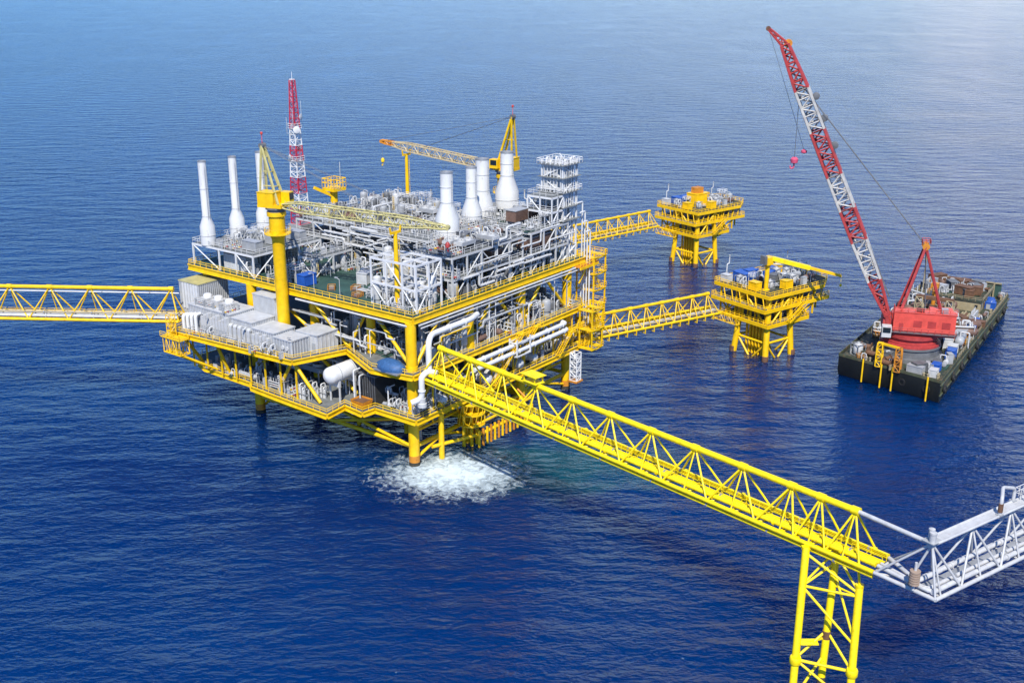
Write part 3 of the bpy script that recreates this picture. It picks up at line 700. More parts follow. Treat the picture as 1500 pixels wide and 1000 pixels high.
# rounded air scrubbers on the roofs and deck edge
for i,(u,v,z) in enumerate(((-6.2,50,27.55),(-6.0,54,27.55),(-6.3,57.5,27.55))):
    t=thing('roof_unit',('white rounded roof unit nearest the crane on the long grey building','white rounded roof unit in the middle of the long grey building','white rounded roof unit at the far left of the long grey building')[i],'roof unit',PF,(u,v,z),'roof units on the long grey building')
    MB().box(u-1.5,u+1.5,v-1.3,v+1.3,z+.02,z+1.3).build('casing',WHT,t); MB().lathe((u,v,z+1.304),[(1.0,0),(1.0,.5),(.7,.8),(.1,.9)],16).build('cowl',WHTC,t)
for i in range(4):
    v=61-i*1.5
    t=thing('air_duct','curved white air duct on the wall of the long grey building','duct',PF,(-10.6,v,ZM),'curved white ducts on the left overhang')
    MB().pipe([(-10.9,v,ZM+.05),(-10.9,v,ZM+3.4+.3*i),(-9.6,v,ZM+3.4+.3*i)],.42,12,1.0).build('duct',WHTC,t); MB().box(-11.4,-10.4,v-.5,v+.5,ZM+.004,ZM+.3).build('base',GRY,t)
for i in range(5):
    v=45.4-i*1.5
    t=thing('air_duct','upright white louvred air duct on the front of the grey ribbed house','duct',PF,(-9.9,v,ZM),'upright ducts on the grey ribbed house')
    MB().box(-10.3,-9.15,v-.5,v+.5,ZM+.3,ZM+3.6).lathe((-9.7,v-.5,ZM+3.6),[(.55,0),(.55,1.0)],12,(0,1,0)).build('duct',WHT,t); MB().box(-10.2,-9.25,v-.4,v+.4,ZM+.004,ZM+.296).build('base',GRY,t)
for i in range(9):
    v=54.6-i*1.02
    t=thing('wall_unit','tall narrow white panelled unit in the row along the long grey building','cabinet',PF,(-10.2,v,ZM),'panelled units along the long grey building')
    MB().box(-10.7,-9.75,v-.42,v+.42,ZM+.25,ZM+4.3+.5*(i%3)).build('casing',WHT,t); MB().box(-10.62,-9.85,v-.36,v+.36,ZM+.004,ZM+.246).build('plinth',DGRY,t)
    MB().box(-10.75,-10.704,v-.3,v+.3,ZM+.6,ZM+2.2).build('panel',GRY,t)
for i in range(5):
    v=37.8-i*1.15
    t=thing('wall_unit','tall narrow white panelled unit before the small grey cabin','cabinet',PF,(-10,v,ZM),'panelled units before the small grey cabin')
    MB().box(-10.3,-9.6,v-.46,v+.46,ZM+.25,ZM+3.2+.5*(i%2)).build('casing',WHT,t); MB().box(-10.22,-9.65,v-.4,v+.4,ZM+.004,ZM+.246).build('plinth',DGRY,t)
# landing bracket under the root of the left bridge
t=thing('bridge_landing','yellow lattice landing bracket carrying the end of the left bridge','landing',PF,(-12.5,59,18))
MB().lattice((-14.6,56.5,19),(-14.6,62.5,19),2.6,3.5,2.6,3.5,2.6,3.5,5,.16,.1).build('lattice_frame',YELP,t)
MB().box(-16.2,-13.7,56,63,20.8,21.0).build('platform',YEL,t); MB().rail([(-16.2,63,21.0),(-16.2,56,21.0),(-13.7,56,21.0)]).build('railing',YEL,t)
for v in (57,62): MB().tube((-15.6,v,17.4),(-8,v-3,ZC+.4),.3,8).build('strut',YELP,t)
MB().lattice((-14.8,60.5,21.05),(-14.8,60.5,26),1.4,1.4,1.4,1.4,1.4,1.4,4,.1,.07,(1,0,0)).build('bridge_post',YELP,t)
# ------------------------------------------------------------------ stair towers on the right end
def stairtower(label,u,v,z0,z1,w=5.2,l=5.0,mat=YEL):
    t=thing('stair_tower',label,'stairs',PF,(u,v,z0))
    for a in (0,w):
        for b_ in (0,l): MB().box(u+a-.16,u+a+.16,v+b_-.16,v+b_+.16,z0,z1+1.2).build('post',mat,t)
    n=round((z1-z0)/3.9)
    for k in range(n+1):
        z=z0+(z1-z0)*k/n
        p=MB().box(u-.3,u+1.3,v-.3,v+l+.3,z-.2,z).box(u+w-1.3,u+w+.3,v-.3,v+l+.3,z-.2,z)
        for y in (v,v+l): p.bar((u,y,z-.35),(u+w,y,z-.35),.2,.4)
        p.build('landing',mat,t)
        MB().rail([(u-.3,v-.3,z),(u+w+.3,v-.3,z),(u+w+.3,v+l+.3,z),(u-.3,v+l+.3,z)],1.2,2.0,.07).build('railing',mat,t)
        if k<n:
            z2=z0+(z1-z0)*(k+1)/n; y=v+1.2 if k%2 else v+l-1.2
            MB().stair((u+1.2,y,z) if k%2==0 else (u+w-1.2,y,z),(u+w-1.2,y,z2) if k%2==0 else (u+1.2,y,z2),1.3).build('flight',mat,t)
    return t
stairtower('tall yellow stair tower climbing the right end of the platform',63.6,-2.5,ZC,ZT,5.2,5.0,YELP)
stairtower('short yellow stair tower hanging from the cellar deck beside the bridge end',57,-6.6,ZC-.2,ZM,4.6,3.6,YEL)
t=thing('corner_platform','orange yellow cantilever platform at the right end of the top deck','platform',PF,(65,1,ZT))
MB().prism([(58,-2.2),(66,-2.2),(69.5,1.5),(69.5,4),(63.2,4),(63.2,-.3),(58,-.3)],ZT-1.6,ZT-1.4).build('floor',ORG,t)
MB().rail([(58,-2.2,ZT-1.4),(66,-2.2,ZT-1.4),(69.5,1.5,ZT-1.4),(69.5,4,ZT-1.4)],1.3,1.4,.08).build('railing',YELP,t)
MB().bar((58,-2.2,ZT-1.8),(66,-2.2,ZT-1.8),.3,.6).bar((66,-2.2,ZT-1.8),(69.5,1.5,ZT-1.8),.3,.6).bar((63.3,.5,ZT-6),(68.5,1,ZT-1.9),.35).bar((60,-.5,ZT-6),(61,-2,ZT-1.9),.35).build('support_beam',YELP,t)
t=thing('hanging_tower','slim white braced tower hanging below the right end of the platform','tower',PF,(54,-4.4,3))
MB().lattice((53.6,-4.2,ZC-.4),(53.6,-4.2,4.5),1.9,1.9,1.9,1.9,1.9,1.9,6,.16,.1,(1,0,0)).build('lattice_frame',WHTC,t); MB().box(52.2,55,-5.6,-2.8,4.1,4.48).build('base_platform',ORG,t)

# yellow stairs and framing on the right face and below the cellar deck
for i,(u,z0,z1,v) in enumerate(((22,ZC,ZM,-3.4),(34,ZM-4.6,ZM,-2.6),(47,ZC,ZM-4.6,-3.4))):
    t=thing('outside_stair',('yellow outside stair from the cellar deck behind the long bridge','short yellow outside stair above the half-height walkway','yellow outside stair below the white header pipes')[i],'stairs',PF,(u,v,z0))
    L_=(z1-z0)*1.1
    MB().stair((u,v,z0+.1),(u+L_,v,z1),1.2).build('flight',YELP,t)
    MB().box(u+L_+.01,u+L_+2.2,v-.6,v+1.4,z1-.15,z1).build('landing',YEL,t)
    MB().rail([(u+L_,v-.6,z1),(u+L_+2.2,v-.6,z1)],1.2,1,.08).build('railing',YELP,t)
for u in range(4,60,4):
    MB().box(u-.14,u+.14,-1.5,-1.22,ZC,ZM-1.2).build('edge_post',YEL,plat)
    if u%8==0: MB().tube((u,-1.4,ZC),(u+4,-1.4,ZM-1.3),.16,6).build('brace',YEL,plat)
for v in range(26,62,5): MB().box(-9.2,-8.9,v-.15,v+.15,ZC,ZM-1.0).build('edge_post',YEL,plat)
for k in range(7):
    u=3+k*8.2; MB().tube((u,-1.6,ZC-1.1),(u+4,1.2,ZC-4.6),.22,6).build('brace',YELP,plat)
MB().tube((2,1.4,ZC-4.6),(57,1.4,ZC-4.6),.32,8).build('brace',YELP,plat)

for k,(u,v) in enumerate(((27,8),(29,11),(31,8),(33,11),(12,14),(46,8),(48,11),(9,26),(25,30),(42,30))):
    MB().tube((u,v,-4),(u,v,ZC-.4),.5,10).build('conductor',YELP if k%3 else ORG,plat)
for a,b_ in (((.3,1,8.2),(19,1,ZC-1.2)),((38,1,ZC-1.2),(19,1,4.4)),((38,1,4.4),(57,1,ZC-1.2)),((0,2,4.4),(.3,49,ZC-1.2)),((19,2,4.4),(19,30,ZC-1.2)),((38,2,4.4),(38,30,ZC-1.2))): brace(a,b_,.36,YELP)
wash([(PF.w(u,v,0),1.1,2.6) for u in LEGU for v in LEGV if not (u<1 and v<2)]+[(PF.w(u,v,0),.4,1.4) for u,v in ((14.2,-1.2),(17,-2.6),(18.4,-1.6),(27,8),(31,8),(46,8))])
# ------------------------------------------------------------------ pedestal cranes
def pedestal_crane(label,u,v,z0,zs,tip,bm,tipm,back,r=1.5,hook=6):
    """pedestal to height zs, boom lying from the slew level to tip, mast frame leaning back along `back`"""
    t=thing('pedestal_crane',label,'crane',PF,(u,v,z0))
    MB().lathe((u,v,z0),[(r+.5,0),(r+.5,.3),(r,.31),(r,zs-z0-6.2),(r+.35,zs-z0-5.2),(r+.35,zs-z0-1.0),(r+.7,zs-z0-.9),(r+.7,zs-z0)],24).build('pedestal',YELP,t)
    d=Vector((tip[0]-u,tip[1]-v,0)).normalized(); n=Vector((-d.y,d.x,0)); c=Vector((u,v,0))
    rg=MB().lathe((u,v,zs-4.9),[(r+1.5,0),(r+1.5,.15),(r+.3,.16)],20)
    for k in range(16):
        a=2*PI*k/16; p=Vector((u+(r+1.45)*math.cos(a),v+(r+1.45)*math.sin(a),zs-4.75)); rg.tube(p,p+Vector((0,0,1.1)),.05,4)
        a2=2*PI*(k+1)/16; q=Vector((u+(r+1.45)*math.cos(a2),v+(r+1.45)*math.sin(a2),zs-3.65)); rg.tube(p+Vector((0,0,1.1)),q,.05,4)
    rg.build('service_walkway',YEL,t)
    MB().lathe((u,v,zs+.01),[(r+.5,0),(r+.5,.5),(r+.9,.6),(r+.9,1.0)],24).build('slew_ring',DGRY,t)
    def obox(m,a0,a1,b0,b1,z0_,z1_):
        vs=[c+d*a+n*b_+Vector((0,0,z)) for a in(a0,a1) for b_ in(b0,b1) for z in(z0_,z1_)]
        return m.add(vs,[(0,1,3,2),(4,6,7,5),(0,4,5,1),(2,3,7,6),(0,2,6,4),(1,5,7,3)])
    obox(MB(),-3.4,2.4,-2.0,2.0,zs+1.02,zs+1.7).build('turntable',YELP,t)
    mh=obox(MB(),-3.3,.6,-2.0,1.0,zs+1.71,zs+4.2).build('machinery_house',YELP,t)
    obox(MB(),-3.4,.7,-2.1,1.1,zs+4.21,zs+4.35).build('roof',YEL,mh)
    cb=obox(MB(),.2,2.6,1.3,3.2,zs+1.71,zs+4.0).build('cab',YELP,t)
    obox(MB(),2.604,2.66,1.5,3.0,zs+2.4,zs+3.8).build('window',GLS,cb); obox(MB(),.5,2.3,3.204,3.25,zs+2.5,zs+3.8).build('window',GLS,cb)
    apex=c+Vector((back[0],back[1],back[2]))
    for s in (-1,1):
        MB().bar(c+d*1.5+n*1.5*s+Vector((0,0,zs+1.7)),apex+n*.5*s,.42,.5).build('mast_leg',bm,t)
        MB().bar(c-d*3+n*1.5*s+Vector((0,0,zs+1.7)),apex+n*.5*s,.34,.4).build('mast_leg',bm,t)
    xb=MB()
    for k in (.3,.55,.8):
        a=(c+d*1.5+Vector((0,0,zs+1.7))).lerp(apex,k); xb.tube(a+n*1.5*(1-k*.66),a-n*1.5*(1-k*.66),.14,5)
        b_=(c-d*3+Vector((0,0,zs+1.7))).lerp(apex,k); xb.tube(a,b_,.12,5)
    xb.build('mast_cross_member',bm,t)
    MB().lathe(apex-n*.7,[(.6,0),(.6,.3),(.45,.32),(.45,1.1),(.6,1.12),(.6,1.4)],14,n).build('sheave',DGRY,t)
    MB().tube(apex,apex+Vector((0,0,2.3)),.07,5).lathe(apex+Vector((0,0,2.3)),[(.2,0),(.28,.15),(.28,.5),(.1,.6)],8).build('warning_light',REDO,t)
    foot=c+d*2.2+Vector((0,0,zs+1.5)); tp=V(tip)
    q=foot.lerp(tp,.9)
    bo=MB().lattice(foot,q,2.4,.8,2.2,2.0,1.2,1.0,18,.17,.09).build('boom',TAN if u>50 else bm,t)
    MB().lattice(q,tp,1.2,1.0,1.1,.9,.8,.5,3,.19,.12).lathe(tp-n*.5,[(.55,0),(.55,1.0)],12,n).build('boom_tip',tipm,bo)
    ca=MB()
    for s in (-1,1):
        ca.tube(apex+n*.35*s,tp+n*.3*s,.045,4); ca.tube(apex+n*.2*s,foot.lerp(tp,.62)+n*.4*s+Vector((0,0,1)),.045,4); ca.tube(apex+n*.3*s,c-d*3+n*.8*s+Vector((0,0,zs+4.3)),.05,4)
    ca.tube(tp,tp-Vector((0,0,hook)),.045,4); ca.build('wire_rope',DGRY,t)
    hb=tp-Vector((0,0,hook))
    MB().lathe(hb-Vector((0,0,1.3)),[(.15,0),(.45,.2),(.5,.9),(.2,1.3)],10).pipe([hb-Vector((0,0,1.3)),hb-Vector((0,0,1.9)),hb+n*.4-Vector((0,0,2.2)),hb+n*.5-Vector((0,0,1.7))],.1,6).build('hook_block',YEL if hook>4 else RED,t)
    return t
pedestal_crane('yellow pedestal crane on the left face, its pale lattice boom lowered over the deck',-1.9,37,ZM,50.6,(9.5,-1.5,50.2),PALE,PALE,(1.0,4.2,64.2),1.38,3)
pedestal_crane('far yellow pedestal crane behind the white stacks with a tan boom pointing left',66,27,ZM,50.2,(61.5,65.5,55.6),YEL,ORG,(-1.0,-3.4,65.0),1.5,4.5)
def boom_rest(label,u,v,z1):
    t=thing('boom_rest',label,'post',PF,(u,v,ZT))
    MB().tube((u,v,ZT),(u,v,z1),.62,16,.42).build('post',YELP,t)
    MB().bar((u-1.5,v,z1+.2),(u+1.5,v,z1+.2),.4,.5).bar((u-1.4,v,z1+.3),(u-1.6,v,z1+1.4),.3).bar((u+1.4,v,z1+.3),(u+1.6,v,z1+1.4),.3).build('cradle',YELP,t)
    MB().ladder((u+.8,v,ZT),z1-ZT-1,(0,1)).build('ladder',YEL,t)
    MB().lathe((u,v,ZT+.02),[(1.1,0),(1.1,.1),(.65,.5)],14).build('base_plate',YEL,t)
boom_rest('near yellow boom rest post rising over the near corner of the deck',3.8,7.6,48.8)
boom_rest('far yellow boom rest post under the tan boom',61.8,57,52.6)
# ------------------------------------------------------------------ exhaust stacks
def stack(label,u,v,z0,z1,r,rb,hb):
    t=thing('exhaust_stack',label,'chimney',PF,(u,v,z0),'white exhaust stacks')
    H=z1-z0
    MB().lathe((u,v,z0),[(rb,0),(rb,hb),(r,hb+rb*1.25),(r,H-.25)],24).build('casing',STK,t)
    rr=MB()
    for z in (hb*.5,hb+rb*1.3,hb+rb*1.3+(H-hb-rb*1.3)*.5): 
        q=rb if z<hb else r
        rr.lathe((u,v,z0+z),[(q+.01,0),(q+.08,.02),(q+.08,.16),(q+.01,.18)],24)
    rr.build('stiffener_ring',WHT,t)
    MB().lathe((u,v,z1-.25),[(r+.05,0),(r+.05,.3),(r-.12,.31),(r-.12,.02)],24).build('rim',STL,t)
    MB().ladder((u-.2,v-r-.25,z0+hb+rb),H-hb-rb-1,(1,0)).build('ladder',WHT,t)
stack('leftmost of the slim white exhaust stacks on the left module',1.8,66,38.4,58.1,.95,1.75,4.4)
stack('middle slim white exhaust stack on the left module',11,66.5,38.4,57.9,.95,1.8,4.6)
stack('slim white exhaust stack partly behind the crane on the left module',19.3,66.5,38.4,58.0,.95,1.8,4.6)
stack('nearest stout white exhaust stack in front of the right turbine row',29.5,15.5,40.6,57,1.45,2.7,6.0)
stack('second stout white exhaust stack in the right turbine row',43.4,19.6,43,55.8,1.3,2.4,2.4)
stack('third stout white exhaust stack, partly hidden behind the second',52.5,23.5,42,56.2,1.7,2.6,3)
stack('farthest stout white exhaust stack with wide cone in front of the far crane',60.5,22,43,57,1.65,3.0,4.2)
# ------------------------------------------------------------------ communications mast
def mast(u,v):
    t=thing('communications_mast','red and white lattice communications mast behind the left stacks','mast',PF,(u,v,ZT))
    n=9
    for k in range(n):
        za,zb=38+k*4.0,38+(k+1)*4.0; wa=3.4-k*.27; wb=3.4-(k+1)*.27
        MB().lattice((u,v,za),(u,v,zb-.01),wa,wa,(wa+wb)/2,(wa+wb)/2,wb,wb,3,.16,.085,(1,0,0),.5,.5).build('lattice_section',(MAST,WHTC)[k%2] if k not in (7,8) else MAST,t)
    MB().box(u-2.3,u+2.3,v-2.3,v+2.3,ZT,37.98).build('base_house',GRY,t)
    for z,w_ in ((54.1,2.8),(62.2,2.4)):
        p=MB().box(u-w_/2,u+w_/2,v-w_/2,v+w_/2,z,z+.12); p.build('platform',WHTC,t)
        MB().rail([(u-w_/2,v-w_/2,z),(u+w_/2,v-w_/2,z),(u+w_/2,v+w_/2,z),(u-w_/2,v+w_/2,z)],1.2,1.2,.06,True).build('railing',WHTC,t)
    for (a,z) in ((.3,57),(2.4,55),(4.2,62),(5.2,65)):
        p=Vector((u+1.3*math.cos(a),v+1.3*math.sin(a),z)); dd=Vector((math.cos(a),math.sin(a),0))
        MB().lathe(p,[(.1,0),(.55,.15),(.9,.5),(.86,.52)],14,dd).build('dish_antenna',WHTC,t)
    for k in range(5):
        a=k*1.26; p=Vector((u+2.0*math.cos(a),v+2.0*math.sin(a),57+k*2)); MB().tube(p,p+Vector((0,0,4)),.05,5).tube(p,(u,v,p.z),.04,4).build('whip_antenna',WHT,t)
    MB().tube((u,v,74),(u,v,76),.06,5).box(u-.5,u+.5,v-.5,v+.5,74,74.3).build('top_light',WHTC,t)
mast(31.8,67)
# yellow gantry-like davit with a hut behind the deck
t=thing('yellow_davit','stout yellow davit with a cage on top beside the communications mast','davit',PF,(44,67,ZT))
MB().tube((44,67,ZT),(44,67,44.6),1.0,14).build('post',YELP,t)
MB().box(42.2,46.6,65,69.4,44.6,45.4).bar((44,67,43),(38.5,68.5,46),.8).build('head',YELP,t)
MB().rail([(42.2,65,45.4),(46.6,65,45.4),(46.6,69.4,45.4),(42.2,69.4,45.4)],2.4,1.1,.12,True).build('cage',YELP,t)
MB().tube((45.6,66,45.4),(45.6,66,52),.08,5).build('whip_antenna',WHT,t)
# ------------------------------------------------------------------ framed process modules on the top deck
def module(name,label,us,vs,zs,mat=WHT,floor=DKD,brace=True,rails=True,cw=.34,roofed=()):
    u0,u1,v0,v1=us[0],us[-1],vs[0],vs[-1]
    t=thing(name,label,'module',PF,((u0+u1)/2,(v0+v1)/2,zs[0]))
    cm=None
    for u in us:
        for v in vs:
            if cm is None:
                o=MB().box(-cw/2,cw/2,-cw/2,cw/2,0,zs[-1]-zs[0]).build('column',mat,t)
                b=t['_b']; o.data.transform(Matrix.Translation(Vector(b))); cm=o.data
            else: o=bpy.data.objects.new('column',cm); col.objects.link(o); o.parent=t
            b=t['_b']; o.location=(u-b[0],v-b[1],0)
    for i,z in enumerate(zs[1:]):
        bmz=MB()
        for u in us: bmz.bar((u,v0,z-.2),(u,v1,z-.2),.26,.42)
        for v in vs: bmz.bar((u0,v,z-.203),(u1,v,z-.203),.26,.42)
        bmz.build('floor_beam',mat,t)
        if i not in roofed and floor:
            f=MB().box(u0+.1,u1-.1,v0+.1,v1-.1,z+.02,z+.1).build('floor',floor,t)
            if rails: MB().rail([(u0,v0,z+.1),(u1,v0,z+.1),(u1,v1,z+.1),(u0,v1,z+.1)],1.15,2.0,.06,True).build('railing',WHT,f)
    if brace:
        for i,(za,zb) in enumerate(zip(zs,zs[1:])):
            for k,(a,b_) in enumerate(zip(us,us[1:])):
                if (k+i)%2==0: MB().tube((a,v0,za),(b_,v0,zb-.3),.15,6).build('brace',mat,t)
                elif (k+i)%3==0: MB().tube((b_,v0,za),(a,v0,zb-.3),.15,6).build('brace',mat,t)
            for k,(a,b_) in enumerate(zip(vs,vs[1:])):
                if (k+i)%2==0: MB().tube((u0,a,za),(u0,b_,zb-.3),.15,6).build('brace',mat,t)
    return t
z=ZT+.004
module('generator_module','white framed generator module carrying the three slim stacks',[.6,7.5,14.5,21.5],[49,55,61,70.5],[z,38.3],WHTC,DKD,True)
module('pipe_support_module','open white pipe frame nearest the near corner of the top deck',[2.6,6.5,10.4],[1.2,5,9.5,13.8],[z,38,43.2],WHTC,None)
module('right_front_module','white two-storey module along the right edge of the top deck',[14,19,24,29,34,39],[1.2,6.5,12],[z,37.6,42.4],WHT,DKD)
module('right_rear_module','taller white module with brown filter houses at the right end',[42,47,52,57],[1.0,7,13],[z,37.6,42.6],WHT,DKD)
module('turbine_module','white framed module under the stout stacks',[24,31,38,45,52,61],[14.5,20,26],[z,37.8,42.0],WHT,DKD)
module('centre_module','grey-white piping module at the middle of the deck',[24,31,38,45,52],[29,35,41],[z,38,41.5],WHT,DKD)
module('back_module','far white piping module behind the open deck',[26,33,40,47,54,61],[44,50,56,62],[z,37.5,41.0],WHT,DKD)
module('left_inner_module','small white frame beside the crane pedestal',[9,15,21],[38,43],[z,37.6],WHT,DKD)
# white lattice tower at the right end
t=thing('vent_tower','tall open white framed tower with platforms at the right end','tower',PF,(58.5,4.5,ZT))
TU,TV,TZ=(55.4,61.4),(1.6,7.6),(42.7,46,49.5,53,56)
for u in TU:
    for v in TV: MB().bar((u,v,ZT),(u,v,57.2),.36).build('column',WHTC,t)
for k,z_ in enumerate(TZ):
    b=MB()
    for u in TU: b.bar((u,TV[0],z_),(u,TV[1],z_),.3,.4)
    for v in TV: b.bar((TU[0],v,z_),(TU[1],v,z_),.3,.4)
    b.build('floor_beam',WHTC,t)
    f=MB().box(TU[0]-.9,TU[1]+.9,TV[0]-.9,TV[1]+.9,z_+.21,z_+.29).build('floor',DKD,t)
    if k in (2,4): MB().rail([(TU[0]-.9,TV[0]-.9,z_+.3),(TU[1]+.9,TV[0]-.9,z_+.3),(TU[1]+.9,TV[1]+.9,z_+.3),(TU[0]-.9,TV[1]+.9,z_+.3)],1.25,1.3,.075,True).build('railing',WHTC,f)
    if k<4:
        s=k%2
        MB().tube((TU[s],TV[0],z_),(TU[1-s],TV[0],TZ[k+1]),.17,6).build('brace',WHTC,t); MB().tube((TU[0],TV[s],z_),(TU[0],TV[1-s],TZ[k+1]),.17,6).build('brace',WHTC,t)
for k,z_ in enumerate((33,36.2,39.5)):
    s=k%2; MB().tube((TU[s],TV[0],z_),(TU[1-s],TV[0],z_+3.2),.2,6).build('brace',WHTC,t); MB().tube((TU[1],TV[s],z_),(TU[1],TV[1-s],z_+3.2),.2,6).build('brace',WHTC,t)
for i,(u,v,r_) in enumerate(((57,3.6,.95),(59.9,5.2,.9),(57.2,6.4,.7))):
    MB().lathe((u,v,43),[(r_,0),(r_,12.6),(r_*.5,13.2),(r_*.5,14.4)],14).build('column_vessel',WHT,t)
MB().ladder((62.2,4.6,ZT),24,(0,1)).build('ladder',WHTC,t)
for i,(u,v,zt,r_) in enumerate(((55.9,2.1,57,.2),(56.8,2.0,57.4,.28),(58.0,2.2,56.2,.18),(59.2,2.0,57.6,.26),(60.4,2.1,57.6,.2),(56,4,58,.2),(56,5.6,57,.28),(56.2,6.8,57.6,.2))):
    MB().pipe([(u,v,ZT),(u,v,zt),(u+.8,v,zt),(u+.8,v,zt-1.6)],r_,8).build('riser_pipe',WHTC,t)
for z_ in (43.2,50.2,53.6): MB().box(57.4,61.2,3.3,3.4,z_,z_+2.6).build('cladding_panel',GRY,t); MB().box(55.6,55.7,3.4,7.2,z_,z_+2.4).build('cladding_panel',WHT,t)
for k in range(6):
    MB().box(55.8+k*.95,55.96+k*.95,1.35,1.5,46.3,56.2).build('upright',WHTC,t); MB().box(55.1,55.25,2.0+k*.95,2.16+k*.95,46.3,56.2).build('upright',WHTC,t)
fr_=MB()
for k in range(11):
    zz=33+k*2.2; fr_.tube((62.6,6.8,zz),(65.0,6.8,zz+2.2) if k%2 else (65.0,6.8,zz),.13,5).tube((62.6,6.8,zz),(62.6,9.2,zz),.13,5).tube((65,6.8,zz),(65,9.2,zz+2.2),.13,5)
for (u,v) in ((62.6,6.8),(65,6.8),(65,9.2),(62.6,9.2)): fr_.tube((u,v,ZT-1),(u,v,55),.2,6)
fr_.build('pipe_trestle',WHTC,t)
t=thing('relief_header','white vertical pipes running up the right end of the platform','pipe',PF,(63,2,22))
for k,v in enumerate((-.6,.3,1.2,2.1)): MB().pipe([(62.6+.15*k,v-1.2,ZM-6),(62.6+.15*k,v-1.2,40+2.2*k),(60.8,v-1.2,40+2.2*k)],.2,8).build('pipe',WHTC,t)
module('tower_side_frame','white braced frame tying the tall tower to the right modules',[50.5,52.9,55.2],[1.2,4.6,8.2],[42.78,46,49.4],WHTC,DKD,True,True,.26)
module('tower_back_frame','white braced frame behind the tall tower',[56,59,62],[8.6,11.4],[z,37.6,42.4,47],WHTC,DKD,True,True,.26)
# ------------------------------------------------------------------ equipment
def put(kind,u,v,zz,label,group=None,rot=0,sc=1): return place(kind,PF,u,v,zz+.006,rot,sc,label,group)
for i,u in enumerate((4.4,11.2,18)):
    put('turbine',u,58,ZT,('left of the white generator enclosures under the slim stacks','middle white generator enclosure under the slim stacks','right white generator enclosure under the slim stacks, nearest the crane')[i],'generator enclosures',90,(.9,.9,.9))
for i,(u,v) in enumerate(((4,53),(11,53),(17.5,53))):
    put('con_grey',u,v,38.42,('grey box on the generator module roof, leftmost','grey box on the generator module roof, middle','grey box on the generator module roof beside the crane')[i],'grey boxes on the generator module',90,.85)
for i,u in enumerate((29.5,43.4,52.5)):
    put('turbine',u,20,37.92 if i else ZT,('white turbine enclosure below the nearest stout stack','white turbine enclosure below the second stout stack','white turbine enclosure below the third stout stack')[i],'turbine enclosures',0,.85)
for i,(u,v) in enumerate(((43.8,3.2),(49.4,3.2),(54.4,9.5),(48,9.5))):
    put('filter',u,v,37.72 if i<2 else 42.72,('brown louvred filter house on the right module, nearer','brown louvred filter house on the right module beside the white tower','upper brown filter house behind the white tower','upper brown filter house behind the lower pair')[i],'brown filter houses',0,.95)
put('filter',31.5,4,37.72,'brown filter house alone on the middle of the right front module','brown filter houses',0,.8)
Z2=[('vvessel',None),('pump',None),('manifold',None),('spool',None),('riser',None),('hvessel_small',None),('cabinet',None),('vvessel_grey',None),('piperack',None),('cooler',None),('hvessel',None),('vvessel_tall',None)]
NM={'vvessel':'white domed vessel with a yellow ladder','vvessel_tall':'tall white domed vessel','pump':'pump skid with bent white pipes','manifold':'white valve manifold with coloured valve wheels','spool':'white pipe loop with valve','riser':'white vent riser','hvessel_small':'small grey horizontal drum','cabinet':'grey electrical cabinet with two doors','vvessel_grey':'squat grey vessel','piperack':'rack of parallel pipes','cooler':'fan cooler with two round fans','hvessel':'white horizontal drum','lamp':'thin lamp post'}
def fill(zone,u0,u1,v0,v1,zz,kinds,pu,pv,seed,jit=.5,hmax=1):
    rr=random.Random(seed); u=u0
    while u<=u1:
        v=v0
        while v<=v1:
            k=rr.choice(kinds); s=rr.uniform(.8,1.05)*hmax
            put(k,u+rr.uniform(-jit,jit),v+rr.uniform(-jit,jit),zz,NM[k]+' '+zone,NM[k].split(' with')[0]+'s '+zone,rr.choice((0,90,180,270)),s)
            v+=pv
        u+=pu
A=['vvessel','pump','manifold','spool','hvessel_small','vvessel_grey','riser','cabinet','bundle','access']
B=['manifold','spool','pump','hvessel','vvessel','riser','piperack','bundle','access']
A+=['vvessel_dark','hvessel_brown','con_dark','vvessel_grey']; B+=['vvessel_dark','hvessel_brown','con_dark','hvessel_small']  # dark kinds added so their colour reads as shaded gaps
NM.update(vvessel_dark='dark grey upright vessel',hvessel_brown='brown horizontal drum',con_dark='dark grey ribbed equipment box',access='white access platform with railing',bundle='cluster of bent white pipes')
fill('in the open frame at the near corner',4,10,2.6,13,ZT,['manifold','spool','vvessel_tall','bundle','vvessel','access'],2.3,2.6,1)
fill('low in the right front module',15.5,38,2.4,11,ZT,A,3.2,2.9,2,.4,.9)
fill('midway up the right front module',15.5,28,2.4,11,37.72,['vvessel_dark','hvessel_brown','con_dark','manifold','vvessel_grey','hvessel_small','spool','cabinet','piperack','bundle'],3.3,2.9,3,.4,.9)
fill('on the roof of the right front module',16,38,2.4,11,42.52,['vvessel_dark','hvessel_brown','con_dark','manifold','cooler','spool','cabinet','pump','riser','access','bundle'],3.7,3.0,4,.4,.85)
fill('low in the right rear module',43.5,56,2.4,11,ZT,A,3.2,2.9,5,.3,.9)
fill('on top of the right rear module',43,53,2.4,6.5,42.72,['manifold','cabinet','spool','riser','pump','access'],3.2,2.8,6,.3,.8)
fill('under the stout stacks',25.5,60,15.6,25,ZT,B,3.8,3.1,7,.4,.9)
fill('at the foot of the stout stacks',25.5,60,15.4,25.6,42.1,['spool','manifold','cabinet','riser','pump','bundle','access'],3.4,3.3,8,.4,.8)
fill('low in the centre module',25.5,51,30,41,ZT,A+B,3.9,3.4,9,.4,.95)
fill('on top of the centre module',25.5,51,30,41,41.6,['vvessel_dark','hvessel_brown','con_dark','manifold','riser','spool','cooler','piperack','hvessel_small','access','bundle','vvessel_grey'],3.6,3.2,10,.5,.85)
fill('low in the back module',28,60,46,61,ZT,A+B,6.4,5.0,11,.5,1)
